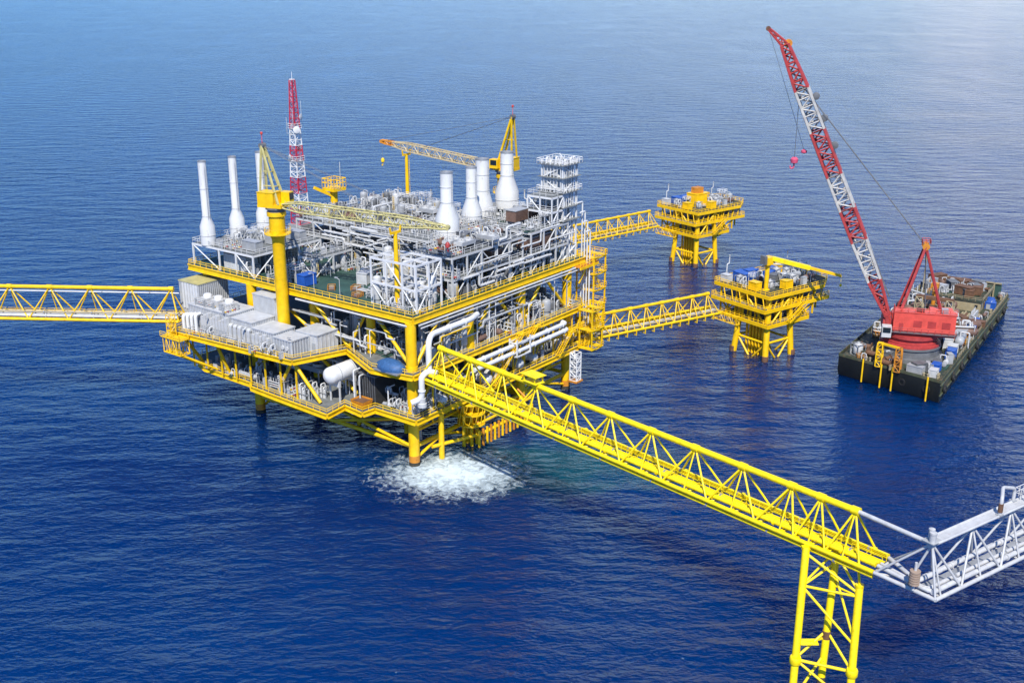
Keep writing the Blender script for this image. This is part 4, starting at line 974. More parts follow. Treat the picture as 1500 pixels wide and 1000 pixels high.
fill('on top of the back module',27,60,45,62,41.1,['vvessel_dark','hvessel_brown','con_dark','manifold','riser','spool','cooler','piperack','vvessel_grey','access','bundle','vvessel'],4.2,3.7,12,.5,.85)
fill('on the small frame beside the crane',10,20,39,42.5,37.72,['manifold','cabinet','spool','pump','bundle'],2.9,2.4,13,.3,.8)
fill('under the small frame beside the crane',10,20,39,42.5,ZT,['vvessel','manifold','hvessel_small','bundle'],2.9,2.4,14,.3,.85)
fill('lying low on the open green deck',7.5,16,14.5,19.5,ZT,['piperack','manifold','hvessel_small'],3.8,2.4,15,.3,.8)
fill('in front of the middle modules',19.5,22,17,37,ZT,['vvessel_tall','spool','bundle','vvessel','manifold','access'],2.6,2.8,16,.4,1)
fill('by the crane along the left deck edge',2.2,7,39.5,46.5,ZT,['vvessel','manifold','spool','cabinet','pump','access'],2.5,2.4,17,.3,.9)
fill('at the left deck edge near the rest post',1.6,6,2,12,ZT,['cabinet','spool','bundle','manifold'],2.3,2.6,18,.2,.75)
fill('in the generator module gaps',2,20,50,55,ZT,['cabinet','bundle','manifold','spool'],3.4,3,28,.3,.9)
fill('on the generator module roof',2.5,20,57,63,38.42,['cabinet','spool','access','bundle','manifold'],3.6,3,29,.3,.7)
fill('along the right mezzanine edge',6,58,.9,5,ZM,['vvessel_dark','hvessel_brown','con_dark','vvessel_tall','manifold','pump','vvessel','access','bundle','spool','vvessel_grey'],2.8,2.5,19,.3,1)
fill('deep on the right mezzanine',8,58,8.5,20,ZM,['vvessel_dark','hvessel_brown','con_dark','vvessel_tall','hvessel','cooler','vvessel','piperack','manifold','access'],4.4,4.0,20,.4,1.05)
fill('along the right cellar deck edge',7,59,.8,5,ZC,['manifold','pump','hvessel','spool','vvessel','access','bundle','cabinet'],3.0,2.6,21,.3,1)
fill('along the left mezzanine edge',4.5,10,8,34,ZM,['manifold','vvessel','cabinet','spool','hvessel','pump','bundle','vvessel_tall'],3.4,3.2,22,.3,1)
fill('on the cellar deck below the left houses',-7.6,-2.2,22.5,59,ZC,['manifold','pump','hvessel_small','cabinet','spool','vvessel','bundle','access'],2.7,2.9,23,.3,.95)
fill('deep on the left cellar deck',2.5,8,20,60,ZC,['manifold','hvessel','vvessel_tall','piperack','vvessel','cooler'],4.0,4.2,24,.4,1)
fill('on the cellar deck at the near corner',-.8,5,-.6,8,ZC,['manifold','spool','pump','bundle'],2.6,2.6,25,.3,.85)
fill('on the roofs of the left houses',-8.6,-4,47.5,59,27.55,['cabinet','spool','manifold'],2.6,3,26,.3,.6)
fill('on the walkway before the left houses',-11.2,-10.4,28,58,ZM,['cabinet','bundle','spool','manifold'],3,2.6,31,.2,.7)
for i,(u,v) in enumerate(((1.2,12),(1.2,22),(1.2,30),(12,36),(20,30),(14,.9),(29,.9),(44,.9),(57,.5),(-12,40),(-12.2,52),(-9.6,26))):
    put('lamp',u,v,ZT if u>-5 else ZM,'thin white lamp post at the deck edge','lamp posts along the deck edges',rot=random.choice((0,90,180)))
for i,(u,v) in enumerate(((4.5,20),(8,24),(5,28.5),(13,21.5))):
    put('basket',u,v,ZT,('small orange cargo basket near the rest post on the green deck','small orange cargo basket in the middle of the green deck','small orange cargo basket at the deck edge on the green deck','small orange cargo basket beside the low white pipes on the green deck')[i],'cargo baskets on the green deck',rot=20*i,sc=.8)
put('con_blue',4.2,35.5,ZT,'small blue container beside the crane pedestal on the top deck')
put('con_white',13,26,ZT,'white container on the open green deck',rot=15)
put('con_rust',18.5,4,42.52,'rusty box on the roof of the right front module',sc=.7)
# long pipe runs
def run(label,pts,r,mat=WHT,group=None):
    c=pts[0]; t=thing('pipe_run',label,'pipe',PF,(c[0],c[1],c[2]),group)
    MB().pipe(pts,r,8).build('pipe',mat,t)
    f=MB()
    for a,b_ in zip(pts,pts[1:]):
        a=V(a);b_=V(b_);L=(b_-a).length
        for k in range(1,int(L//4)+1): f.lathe(a.lerp(b_,k*4/(L+4)),[(r*1.35,0),(r*1.35,.12)],8,(b_-a))
    if f.v: f.build('flange',mat,t)
rr=random.Random(5)
for k in range(46):
    v=rr.choice((.5,.7,1.0,4,8,12.6,13.4,27.5,28.2,42.4,43)); zz=rr.uniform(34.5,43.5); a=rr.uniform(12,40); b_=a+rr.uniform(8,22); dz=rr.uniform(-3,3); m_=(a+b_)/2
    run('white pipe run bending through the right-hand deck modules',[(a,v,zz),(m_,v,zz),(m_,v,max(34,zz+dz)),(min(b_,62),v,max(34,zz+dz))],rr.choice((.12,.16,.22,.3)),WHT,'white pipe runs along the deck modules')
for k in range(30):
    u=rr.choice((23,30,37,44,51,22.2)); zz=rr.uniform(34.5,42.5); a=rr.uniform(14,40); b_=a+rr.uniform(7,20); dz=rr.uniform(-3,3); m_=(a+b_)/2
    run('white pipe run crossing the middle of the deck from front to back',[(u,a,zz),(u,m_,zz),(u,m_,max(34,zz+dz)),(u,min(b_,68),max(34,zz+dz))],rr.choice((.12,.16,.22,.3)),WHT,'white pipe runs crossing the deck')
for k in range(34):
    zz=rr.choice((ZM+2,ZM+4,ZM+6.5,ZM+8.5,ZC+2.2,ZC+4,ZC+6.5)); v=rr.uniform(-.4,1.8); a=rr.uniform(4,34); b_=a+rr.uniform(8,22)
    run('white pipe run under the deck edge of the right face',[(a,v,zz),(a+2,v,zz),(a+2,v,zz+1.2),(min(b_,60),v,zz+1.2)],rr.choice((.14,.2,.28)),rr.choice((WHT,WHT,GRY,YEL)),'pipe runs along the right face')
for k in range(20):
    zz=rr.choice((ZM+2,ZM+5,ZM+8,ZC+2.2,ZC+5)); u=rr.uniform(.8,2.4); a=rr.uniform(4,30); b_=a+rr.uniform(6,16)
    run('white pipe run under the deck edge of the left face',[(u,a,zz),(u,a+2,zz),(u,a+2,zz+1),(u,b_,zz+1)],rr.choice((.14,.2,.28)),rr.choice((WHT,GRY,WHT)),'pipe runs along the left face')

for k in range(44):
    u=rr.uniform(4,58); z0=rr.choice((ZC,ZC,ZM,ZM,ZM)); zt=z0+rr.uniform(4,8.2) if z0<15 else z0+rr.uniform(5,10); v=rr.uniform(-.8,1.6)
    run('thin white riser standing along the right face of the decks',[(u,v,z0+.05),(u,v,zt),(u+rr.choice((-1.4,1.4)),v,zt),(u+.0,v+2.5,zt)],rr.choice((.1,.13,.17)),rr.choice((WHT,WHTC,GRY)),'thin risers along the right face')
for k in range(16):
    v=rr.uniform(6,34); z0=rr.choice((ZC,ZM)); zt=z0+rr.uniform(4,8); u=rr.uniform(.6,3) if z0>15 else rr.uniform(-5,0)
    run('thin white riser standing along the left face of the decks',[(u,v,z0+.05),(u,v,zt),(u+2,v,zt)],rr.choice((.1,.14,.18)),rr.choice((WHT,WHTC,GRY)),'thin risers along the left face')
# ------------------------------------------------------------------ truss bridges: one top chord, two bottom chords
def truss_bridge(name,label,fr,L,W,Hh,z,nodes,mat,rt=.5,rb=.32,rw=.15,pipes=(),floor=None,hang=0,rail=True,shared=True):
    t=thing(name,label,'bridge',fr,(0,0,z))
    yc=W/2
    MB().tube((nodes[0],yc,z+Hh),(nodes[-1],yc,z+Hh),rt,14).build('top_chord',mat,t)
    for y in (0,W): MB().tube((0,y,z),(L,y,z),rb,12).build('bottom_chord',mat,t)
    n=len(nodes)
    for i,x in enumerate(nodes):
        MB().lathe((x-.6,yc,z+Hh),[(rt+.12,0),(rt+.12,1.2)],14,(1,0,0)).build('node_sleeve',mat,t)
        pv=(nodes[i-1]+x)/2 if i else max(0,x-(nodes[1]-nodes[0])/2)
        nx=(nodes[i+1]+x)/2 if i<n-1 else min(L,x+(x-nodes[i-1])/2)
        for y in (0,W):
            MB().tube((x,yc,z+Hh),(pv,y,z),rw,8).build('web_brace',mat,t)
            MB().tube((x,yc,z+Hh),(nx,y,z),rw,8).build('web_brace',mat,t)
        MB().tube((x,yc,z+Hh),(x,0,z),rw*.8,8).build('web_brace',mat,t)
        xm=MB()
        xm.tube((pv,0,z),(pv,W,z),rw,6).tube((x,0,z),(x,W,z),rw,6).tube((pv,0,z),(x,W,z),rw*.7,6).tube((x,0,z),(nx,W,z),rw*.7,6)
        xm.build('cross_member',mat,t)
    for (y,dz,r,pm) in pipes:
        po=MB().tube((.2,y,z+dz),(L-.2,y,z+dz),r,12).build('pipe',pm,t)
        x=4.5+y
        while x<L-2:
            MB().lathe((x,y,z+dz),[(r+.02,0),(r*1.45,.01),(r*1.45,.28),(r+.02,.29)],12,(1,0,0)).build('flange',pm if r>.3 else STL,po); x+=11.5
    if floor:
        f=MB().box(.1,L-.1,floor[0],floor[1],z+.30,z+.38).build('walkway',floor[2],t)
        if rail:
            MB().rail([(0,floor[0],z+.38),(L,floor[0],z+.38)],1.15,2.4,.05).build('railing',mat,f)
            MB().rail([(0,floor[1],z+.38),(L,floor[1],z+.38)],1.15,2.4,.05).build('railing',mat,f)
    if hang:
        h=None; k=hang/2
        while k<L:
            if h is None:
                h=MB().bar((0,-.35,z+.2),(0,-.35,z-1.3),.22).bar((0,-.35,z-1.2),(0,1.0,z-1.2),.2).bar((0,1.0,z-1.2),(0,1.0,z),.18).build('pipe_hanger',mat,t); o=h
            else: o=bpy.data.objects.new('pipe_hanger',h.data); col.objects.link(o); o.parent=t
            o.location.x=k; k+=hang
    return t
# front bridge
BF=Frame(-18.9,210.7,-48.11)
fn_=[4.2,13.5,22.9,32.2,41.6,50.9,60.2,69.4,78.7,87.6,92.6,98.2]
truss_bridge('truss_bridge','long bright yellow truss bridge running from the near corner towards the viewer',BF,103.2,5,6.7,21,fn_,YELB,.5,.34,.17,
   [(.9,.75,.40,YELB),(1.8,.7,.3,YELB),(4.2,.75,.42,YELB),(3.6,1.25,.22,YELB),(.3,-.9,.26,YELB)],(2.1,3.3,YELB),0)
t=thing('bridge_shelter','yellow wind shelter frame standing on the long bridge top chord','frame',BF,(30.5,2.5,27.9))
MB().box(29.6,33.2,1.3,3.7,28.25,28.4).bar((30,1.5,28.4),(30,1.5,29.6),.2).bar((32.8,1.5,28.4),(32.8,1.5,29.6),.2).bar((30,3.5,28.4),(30,3.5,29.6),.2).bar((32.8,3.5,28.4),(32.8,3.5,29.6),.2).build('frame',YELB,t)
MB().box(29.4,33.4,1.1,3.9,29.604,29.75).build('roof',YELB,t)
# white continuation: corner piece and white bridge
KX,KY=56.0,126.8
BW=Frame(KX,KY,34)
def toBW(x,y):
    dx,dy=x-KX,y-KY; return (dx*BW.c+dy*BW.s,-dx*BW.s+dy*BW.c)
e0=toBW(50.1,133.8); e1=toBW(*BF.w(103.2,5,0)[:2]); top0=toBW(53.9,130.6); topY=toBW(*BF.w(98.2,2.5,0)[:2])
t=truss_bridge('truss_bridge','white truss bridge leaving the frame at the lower right',BW,46,4.6,6.9,21,[1.2,10,19,28,37,45],WHTB,.34,.3,.17,
   [(.7,.7,.36,WHTB),(1.6,.7,.3,WHTB),(3.7,.7,.34,WHTB),(2.4,.2,.12,STL)],(2.1,3.2,STL),0,False)
ex=MB().tube((*e0,21),(0,0,21),.3,12).tube((*e1,21),(2.0,4.4,21),.3,12).tube((*e0,21),(1.2,2.3,27.9),.17,8).tube((*topY,27.7),(1.2,2.3,27.9),.32,12).tube((*e1,21),(1.2,2.3,27.9),.15,8).tube((*e0,21),(*e1,21),.2,8)
ex.tube((*e0,21),(2.0,4.4,21),.14,8).build('corner_truss',WHTB,t)
mp_=lambda f:(e0[0]+(e1[0]-e0[0])*f,e0[1]+(e1[1]-e0[1])*f)
for f,y,r in ((.18,.8,.3),(.36,1.7,.22),(.8,3.6,.3)): MB().pipe([(*mp_(f),21.7),(y*.25,y,21.7),(6,y,21.7)],r,12,.9).build('corner_pipe',WHTB,t)
MB().box(1.0,45.5,1.65,2.95,28.25,28.4).build('top_walkway',WHTB,t)
MB().tube((1.2,1.5,28.35),(45,1.5,28.35),.2,10).tube((1.2,3.1,28.35),(45,3.1,28.35),.2,10).build('top_pipe',WHTB,t)
t=thing('valve_unit','white twin cylinder unit standing on the corner of the white bridge','valve',BW,(.9,2.3,28.4))
MB().lathe((.7,2.0,28.4),[(.45,0),(.45,1.2),(.5,1.22),(.5,1.5),(.2,1.6)],14).lathe((1.5,2.8,28.4),[(.38,0),(.38,1.2),(.43,1.22),(.43,1.45),(.2,1.55)],14).build('cylinder',WHTB,t); MB().box(.1,2.2,1.4,3.3,28.404,28.5).build('base_plate',GRY,t)
t=thing('hose_reel','brown coiled hose reel hanging in the corner of the white bridge','reel',BW,(-.6,3.2,22))
for k in range(6): MB().lathe((-.7,3.0,22.1+k*.36),[(.55,0),(.72,.05),(.72,.28),(.55,.33)],16).build('coil',paint('brown_hose',(.36,.26,.19),.7) if 'brown_hose' not in MATS else MATS['brown_hose'],t)
MB().tube((-.7,3.0,21.2),(-.7,3.0,25.4),.2,8).build('post',WHTB,t)
t=thing('expansion_loop','white square pipe loop on top of the white bridge at the frame edge','pipe',BW,(16,2.3,28.4))
MB().pipe([(15,1.6,28.6),(15,1.6,31.0),(17.4,3.1,31.4),(20.5,3.1,30.4),(20.5,3.1,28.6)],.26,12,.6).build('pipe',WHTB,t); MB().tube((15,1.6,28.9),(15,1.6,30.2),.34,12).build('sleeve',RUS,t)
MB().box(14.6,15.4,1.2,2.0,28.404,28.6).box(20.1,20.9,2.7,3.5,28.404,28.6).build('base_plate',GRY,t)
t=thing('guard_cage','white railed cage on top of the white bridge at the frame edge','railing',BW,(24,2.3,28.4))
MB().rail([(21.6,1.0,28.41),(30,1.0,28.41),(30,3.6,28.41),(21.6,3.6,28.41)],1.6,1.0,.08,True).build('railing',WHTB,t)
# tripod tower carrying the junction
t=thing('bridge_tower','bright yellow tripod tower holding up the bridge junction','tower',F0,(46,140,0))
LG=[((42.6,141.2),(40.6,134.6),20.8),((47.0,141.0),(45.2,136.6),20.8),((49.8,138.2),(48.0,131.6),16.8)]
def lp(i,z):
    (a,b_),(c,d),zt=LG[i]; k=(20.8-z)/22.8; return Vector((a+(c-a)*k,b_+(d-b_)*k,z))
for i in range(3):
    lg=MB().tube(lp(i,-3),lp(i,LG[i][2]),.56,18).build('leg',YELB,t); MB().tube(lp(i,-2.9),lp(i,1.6),.6,18).build('splash_zone',MAR,lg)
MB().lathe(lp(2,16.8),[(.62,0),(.62,.35)],18).build('leg_cap',YELB,t)
for (i,za,j,zb,r) in ((0,15.4,2,15.4,.2),(0,15.3,2,8.6,.2),(0,20,2,15.8,.2),(0,15.4,1,18.6,.18),(1,20,2,16,.18),(1,17.5,2,9,.18),(0,5.0,2,5.0,.24),(0,5.2,1,8.6,.2),(1,8.5,2,5,.2),(1,15.4,2,15.4,.16),(0,15.6,1,20.5,.17),(0,5,2,0.5,.2),(0,-1,1,5,.2)):
    MB().tube(lp(i,za),lp(j,zb),r,10).build('brace',YELB,t)
MB().bar(lp(2,16.9),(48.8,136.9,20.9),.3).bar((42,141.5,20.6),(47.8,141.5,20.6),.5).build('bearing_beam',YELB,t)
p0=lp(0,7.2)+Vector((1.6,.3,0))
MB().box(p0.x-1.1,p0.x+1.5,p0.y-.7,p0.y+.8,7.2,7.35).build('platform',YELB,t); MB().bar(lp(0,7.1),lp(1,7.5),.25).build('platform_beam',YELB,t)
for i in (0,2): MB().lathe(lp(i,4.4),[(.75,0),(.85,.2),(.85,1.0),(.75,1.2)],14).build('leg_clamp',YELB,t)
MB().lathe(lp(1,7.4),[(.6,0),(.62,1.2)],14).build('rust_band',RUS,t)
# left bridge
BL=Frame(-77.6,249.8,176.5)
truss_bridge('truss_bridge','yellow truss bridge running straight out of the left edge of the frame',BL,70,5,7.2,22,[2,11.8,21.5,31.2,40.9,50.6,60.3,69],YEL,.46,.38,.17,
   [(4.3,.75,.4,WHT),(3.5,1.0,.3,WHT),(4.6,1.7,.22,CRM),(.7,.7,.25,WHT),(2.5,6.2,.16,WHTC)],(1.2,2.4,STL),4.6)
# right bridges
def fr2(a,b_): return Frame(a[0],a[1],math.degrees(math.atan2(b_[1]-a[1],b_[0]-a[0]))),math.hypot(b_[0]-a[0],b_[1]-a[1])
BN,LN=fr2((15.8,259.0),(56.4,284.0))
truss_bridge('truss_bridge','yellow truss bridge to the nearer small platform, pipes slung along its side',BN,LN,5,5.2,12,[3+k*(LN-6)/8 for k in range(9)],YEL,.4,.34,.15,
   [(.6,.8,.3,CRM),(1.4,.8,.25,WHT),(4.2,.8,.3,YEL),(.2,-.5,.22,CRM)],(2.0,3.2,STL),2.9)
BR,LR=fr2((12.4,352.0),(52.6,385.6))
truss_bridge('truss_bridge','yellow truss bridge to the farther small platform behind the main platform',BR,LR,5,5.4,13,[3+k*(LR-6)/9 for k in range(10)],YEL,.4,.34,.15,
   [(.6,.8,.3,CRM),(1.4,.8,.25,YEL),(4.2,.8,.3,YEL)],(2.0,3.2,STL),3.4)
# ------------------------------------------------------------------ small wellhead platforms
def wellhead(label,fr,Z1,Z2):
    """near corner leg at the origin, x along the right edge, y along the left edge"""
    t=thing('wellhead_platform',label,'platform',fr,(7,7,0),'small yellow wellhead platforms')
    for (x,y) in ((0,0),(8.0,0),(8.0,9.0),(0,9.0)):
        bx,by=(-1.2 if x==0 else 1.2),(-1.2 if y==0 else 1.2)
        o=MB().tube((x+bx*1.2,y+by*1.2,-4),(x,y,Z2-1),.85,14).build('leg',YELP,t)
        MB().tube((x+bx*1.2,y+by*1.2,-3.9),(x+bx*1.14,y+by*1.14,1.4),.9,14).build('splash_zone',RUS,o)
    P=[(-.6,-.6),(8.6,-.6),(8.6,9.6),(-.6,9.6)]
    for z in (4.6,):
        for a,b_ in zip(P,P[1:]+P[:1]): MB().tube((*a,z),(*b_,z),.35,8).build('brace',YELP,t)
    for a,b_ in ((P[0],P[1]),(P[3],P[0]),(P[1],P[2])): 
        MB().tube((*a,4.6),((a[0]+b_[0])/2,(a[1]+b_[1])/2,-1),.3,8).build('brace',YELP,t); MB().tube((*b_,4.6),((a[0]+b_[0])/2,(a[1]+b_[1])/2,-1),.3,8).build('brace',YELP,t)
    for k in range(12): MB().tube((1.2+1.6*(k//6),2.2+1.15*(k%6),-3),(1.2+1.6*(k//6),2.2+1.15*(k%6),Z1),.36,8).build('conductor',YELP,t)
    POL={'lower_deck':([(-2,-2),(14.5,-2),(14.5,15),(-2,15)],Z1),'middle_deck':([(-3,-1.5),(23,-1.5),(23,14),(15,18),(-3,18)],(Z1+Z2)/2+.2),'upper_deck':([(-2,-2),(20,-2),(26,2),(26,13),(18,18),(-2,18)],Z2)}
    for nm,(pl_,z) in POL.items():
        d=MB().prism(pl_,z-.25,z).build(nm,DKD if nm!='upper_deck' else BDCK,t)
        e=MB()
        for a,b_ in zip(pl_,pl_[1:]+pl_[:1]):
            e.bar((*a,z-.4),(*b_,z-.4),.3,1.0)
        e.build('edge_beam',YELP,d)
        for a,b_ in zip(pl_,pl_[1:]+pl_[:1]): MB().rail([(*a,z),(*b_,z)],1.2,1.7,.08).build('railing',YELP,d)
    for (x,y) in ((7.5,-1.2),(0,7),(12,-1),(17,-1),(22,2),(22,12),(-1.2,16),(4,-1),(11,-1),(-1,3.5),(-1,10.5)):
        MB().bar((x,y,Z1),(x,y,Z2-.6),.4).build('post',YELP,t)
    for p,q in (((0,-1.3,Z1),(7.5,-1.3,Z2-1)),((15,-1.3,Z1),(7.5,-1.3,Z2-1)),((-1.3,0,Z1),(-1.3,7,Z2-1)),((-1.3,14,Z1),(-1.3,7,Z2-1)),((9,0,Z1-2.5),(18,-.8,Z1+3.4)),((9,10.5,Z1-2.5),(20,12,Z1+3.4)),((9,0,Z1-2.5),(12.4,-1.6,Z1-.8)),((0,11,Z1-2.5),(-1,16,Z1+3.0))): MB().tube(p,q,.26,8).build('brace',YELP,t)
    MB().lattice((-2.6,8,Z1-1),(-2.6,17,Z1-1),1.2,2.2,1.2,2.2,1.2,2.2,6,.12,.08).build('bridge_bearing',YELP,t)
    MB().stair((5,-2.9,Z1),(11.5,-2.9,(Z1+Z2)/2),1.2).build('stair',YELP,t)
    for k in range(9):
        x=-2+k*2.6; MB().tube((x,-1.4,(Z1+Z2)/2),(x+1.3,-1.4,Z2-.9),.15,6).build('brace',YELP,t)
    for k in range(6):
        y=-1+k*2.8; MB().tube((-2.6,y,(Z1+Z2)/2),(-2.0,y+1.4,Z2-.9),.15,6).build('brace',YELP,t)
        MB().box(-1.6,-1.2,y,y+.4,Z1,(Z1+Z2)/2).build('post',YELP,t)
    # wellhead trees in view between the decks
    for k in range(6):
        x=2.5+k*2.6; w_=MB().lathe((x,1.6,Z1),[(.4,0),(.4,1),(.55,1.02),(.55,1.4),(.3,1.42),(.3,2.4),(.5,2.42),(.5,2.8),(.1,2.9)],10).build('wellhead_tree',YELP if k%2 else STL,t)
        MB().tube((x-.7,1.6,Z1+1.9),(x+.7,1.6,Z1+1.9),.16,6).build('wing_valve',RED,w_)
    return t
def wtop(fr,Z1,Z2,which):
    def c(k,x,y,z,l,rot=0,sc=1,g=None): place(k,fr,x,y,z+.006,rot,sc,l+' '+which,g)
    zm=(Z1+Z2)/2+.2
    c('bundle',-.5,9,Z2,'bent pipes at the left railing of',90,.8)
    c('spool',12.5,.6,Z2,'pipe loop at the front railing of',0,.8)
    c('cabinet',15,1.2,Z2,'grey cabinet at the front railing of',0,1)
    c('access',3,8.5,Z2,'access platform left of the middle of',0,.8)
    c('manifold',15,4,Z2,'valve manifold at the front right of',20,.8)
    c('riser',21,13,Z2,'vent riser at the far right of',0,.8)
    c('riser',1.5,17,Z2,'vent riser at the back left of',0,.9)
    c('con_yellow',8,1.2,Z2,'yellow box at the front railing of',0,.9)
    c('con_yellow',18.5,14,Z2,'yellow box at the far right of',0,.9)
    c('con_yellow',-.2,5,Z2,'yellow box at the left railing of',90,.9)
    c('con_dark',10.5,8,Z2,'dark grey box in the middle of',30,.9)
    c('hvessel_brown',19.5,3,Z2,'brown drum at the front right rim of',0,.9)
    c('con_yellow',22.5,8,zm,'yellow box under the right overhang of',90,.8)
    c('con_yellow',6,6,zm,'yellow box deep inside the middle deck of',0,1)
    c('con_white',0,15.5,Z2,'white container at the bridge end of',90,.8)
    c('tote',1,11.5,Z2,'caged white tank beside the end container on',0,1)
    c('con_blue',3.4,12.5,Z2,'bright blue container near the left edge of',90,1.05)
    c('con_blue',8,14,Z2,'blue container at the back of',0,1)
    c('con_blue',16,13.5,Z2,'blue container at the far right of',20,.9)
    c('winch',6,9,Z2,'rusty winch drum in the middle of',40,1)
    c('piperack',7.5,6.2,Z2,'low pipe rack across',70,.7)
    c('pump',9,11,Z2,'small pump skid among the containers on',30,1)
    c('tote',12.5,3.2,Z2,'caged white tank near the front corner of',0,1.15)
    c('hvessel_small',16.5,6,Z2,'small grey drum on the right half of',0,1.2)
    c('tote',17.5,9.5,Z2,'caged white tank at the right side of',0,1)
    c('vvessel_grey',22,5,Z2,'squat grey vessel at the right rim of',0,.75)
    c('con_blue',11.5,10.5,Z2,'blue container in the middle of',15,.9)
    c('con_white',13.5,6.5,Z2,'white container in the middle of',70,.8)
    c('tote',4.5,4,Z2,'caged white tank near the left corner of',0,.9)
    c('con_blue',5.2,15.5,Z2,'blue container at the left back corner of',0,.9)
    c('access',20,7,Z2,'white access platform on the right half of',0,1)
    c('bundle',10,3,Z2,'bent white pipes at the front railing of',0,.9)
    c('tote',14.5,10.5,Z2,'caged white tank behind the grey drum of',0,1.1)
    c('manifold',22,10,Z2,'valve manifold at the right rim of',90,.7)
    c('con_grey',19.6,1.4,zm,'grey cabin under the right overhang of',0,1.0)
    c('manifold',4,1.8,zm,'valve manifold behind the front railing of',0,.8)
    c('hvessel_small',9.5,2,zm,'grey drum behind the front railing of',0,1)
    c('manifold',1.2,8,zm,'valve manifold behind the left railing of',90,.8)
WN=Frame(68.4,280.6,36)
wellhead('nearer yellow wellhead platform with a small crane on its upper deck',WN,10.2,18.2)
wtop(WN,10.2,18.2,'the nearer small platform')
t=thing('deck_crane','small yellow crane with straight box boom on the nearer small platform','crane',WN,(2.5,3.5,18.2))
MB().lathe((2.5,3.5,18.21),[(1.0,0),(1.0,.2),(.62,.25),(.62,6.6),(.9,6.7),(.9,7.1)],16).build('pedestal',YELP,t)
MB().box(1.2,3.9,2.3,4.6,25.35,27.4).build('slew_house',YELP,t)
MB().box(.3,1.196,2.6,4.3,25.6,27.9).build('counterweight',DGRY,t)
jb=Vector((15.4,-10.7,23.2)); ft=Vector((3.2,2.7,27.0))
bo=MB().bar(ft,ft.lerp(jb,.55),1.0,1.1).build('boom',YELB,t); MB().bar(ft.lerp(jb,.5),jb,.66,.72).build('boom_extension',YELP,bo)
MB().tube((2.6,3.4,25.6),ft.lerp(jb,.32)+Vector((0,0,-.6)),.22,8).build('luffing_ram',STL,t)
MB().tube(jb,jb-Vector((0,0,2.2)),.05,4).lathe(jb-Vector((0,0,3)),[(.1,0),(.35,.2),(.35,.6),(.1,.8)],8).build('hook_block',YELB,t)
WF=Frame(65.2,379.2,38)
wellhead('farther yellow wellhead platform behind the main platform',WF,11.4,19.6)
wtop(WF,11.4,19.6,'the farther small platform')
t=thing('pump_tower','squat mustard yellow box tower in the middle of the farther small platform','tower',WF,(7,7,19.6))
MB().ribbox(4.2,9.6,4.8,9.6,19.62,24.2,.8).build('housing',YELP,t); MB().box(5.2,8.6,5.8,8.6,24.37,26.4).build('upper_housing',ORG,t)
# ------------------------------------------------------------------ crane barge
BG=Frame(103.4,247.9,57)
bl,bw,bd=88.0,25.4,5.4
t=thing('crane_barge','long dark crane barge moored at the right with a cluttered deck','barge',BG,(45,12,0))
hp=[(0,0),(bl,0),(bl,bw),(6.6,bw+1.4)]
hl=MB(); lo=[(x+(2.5 if x<20 else -3),y*.985+.2) for x,y in hp]; n=4
hl.add([(x,y,-2.5) for x,y in lo]+[(x,y,1.6) for x,y in hp]+[(x,y,bd) for x,y in hp],[(i,(i+1)%n,n+(i+1)%n,n+i) for i in range(n)]+[(n+i,n+(i+1)%n,2*n+(i+1)%n,2*n+i) for i in range(n)]+[(3,2,1,0),(8,9,10,11)])
hu=hl.build('hull',HULL,t)
MB().box(1,bl-1,-.06,-.01,1.7,bd-.1).build('side_plating',HULS,hu)
MB().prism([(.3,.3),(bl-.3,.3),(bl-.3,bw-.3),(6.9,bw+.9)],bd+.004,bd+.06).build('deck',BDCK,t)
bu=MB()
for a,b_ in zip(hp,hp[1:]+hp[:1]): bu.bar((*a,bd+.35),(*b_,bd+.35),.18,.7)
bu.build('bulwark',HULS,t)
MB().tube((0,-.2,bd-.5),(bl,-.2,bd-.5),.28,8).tube((0,-.2,2.2),(bl,-.2,2.2),.24,8).build('fender_rail',HULS,t)
MB().rail([(20,.4,bd),(bl,.4,bd)],1.2,2.2,.07).build('railing',CRM,t); MB().rail([(bl,.4,bd),(bl,bw,bd),(30,bw-.3,bd)],1.2,2.2,.07).build('railing',CRM,t)
for k in range(9):
    x=3+k*9.6; ty=thing('tyre_fender','black tyre fender hanging on the right side of the barge','fender',BG,(x,-.6,2.4),'tyre fenders on the barge side')
    MB().lathe((x,-.36,3.0),[(.55,0),(.95,.02),(1.0,.25),(.95,.48),(.55,.5),(.5,.25)],16,(0,-1,0)).build('tyre',BLK,ty); MB().tube((x,-.5,3.9),(x,-.3,bd+.2),.05,4).build('chain',RUS,ty)
for k in range(4):
    f=(k+.5)/4; x=7.5*f; y=25.2*f; ty=thing('tyre_fender','black tyre fender hanging on the black bow of the barge','fender',BG,(x-.5,y,2.4),'tyre fenders on the barge bow')
    MB().lathe((x-.12,y,3.0),[(.55,0),(.95,.02),(1.0,.25),(.95,.48),(.55,.5),(.5,.25)],16,(-.958,.285,0)).build('tyre',BLK,ty)
# revolving crane on the barge
CX,CY=17.5,12.0
t=thing('barge_crane','big red revolving crane with red and white lattice boom on the barge','crane',BG,(CX,CY,bd))
MB().lathe((CX,CY,bd+.06),[(8.2,0),(8.2,1.0),(7.4,1.1),(7.2,3.0),(7.6,3.1),(7.6,3.6)],40).build('tub',DGRY,t)
MB().lathe((CX,CY,bd+3.7),[(7.4,0),(7.4,.5),(6.8,.55),(6.8,1.1),(6.2,1.2),(6.2,2.0),(6.8,2.1),(6.8,2.89)],40).build('slew_ring',RED,t)
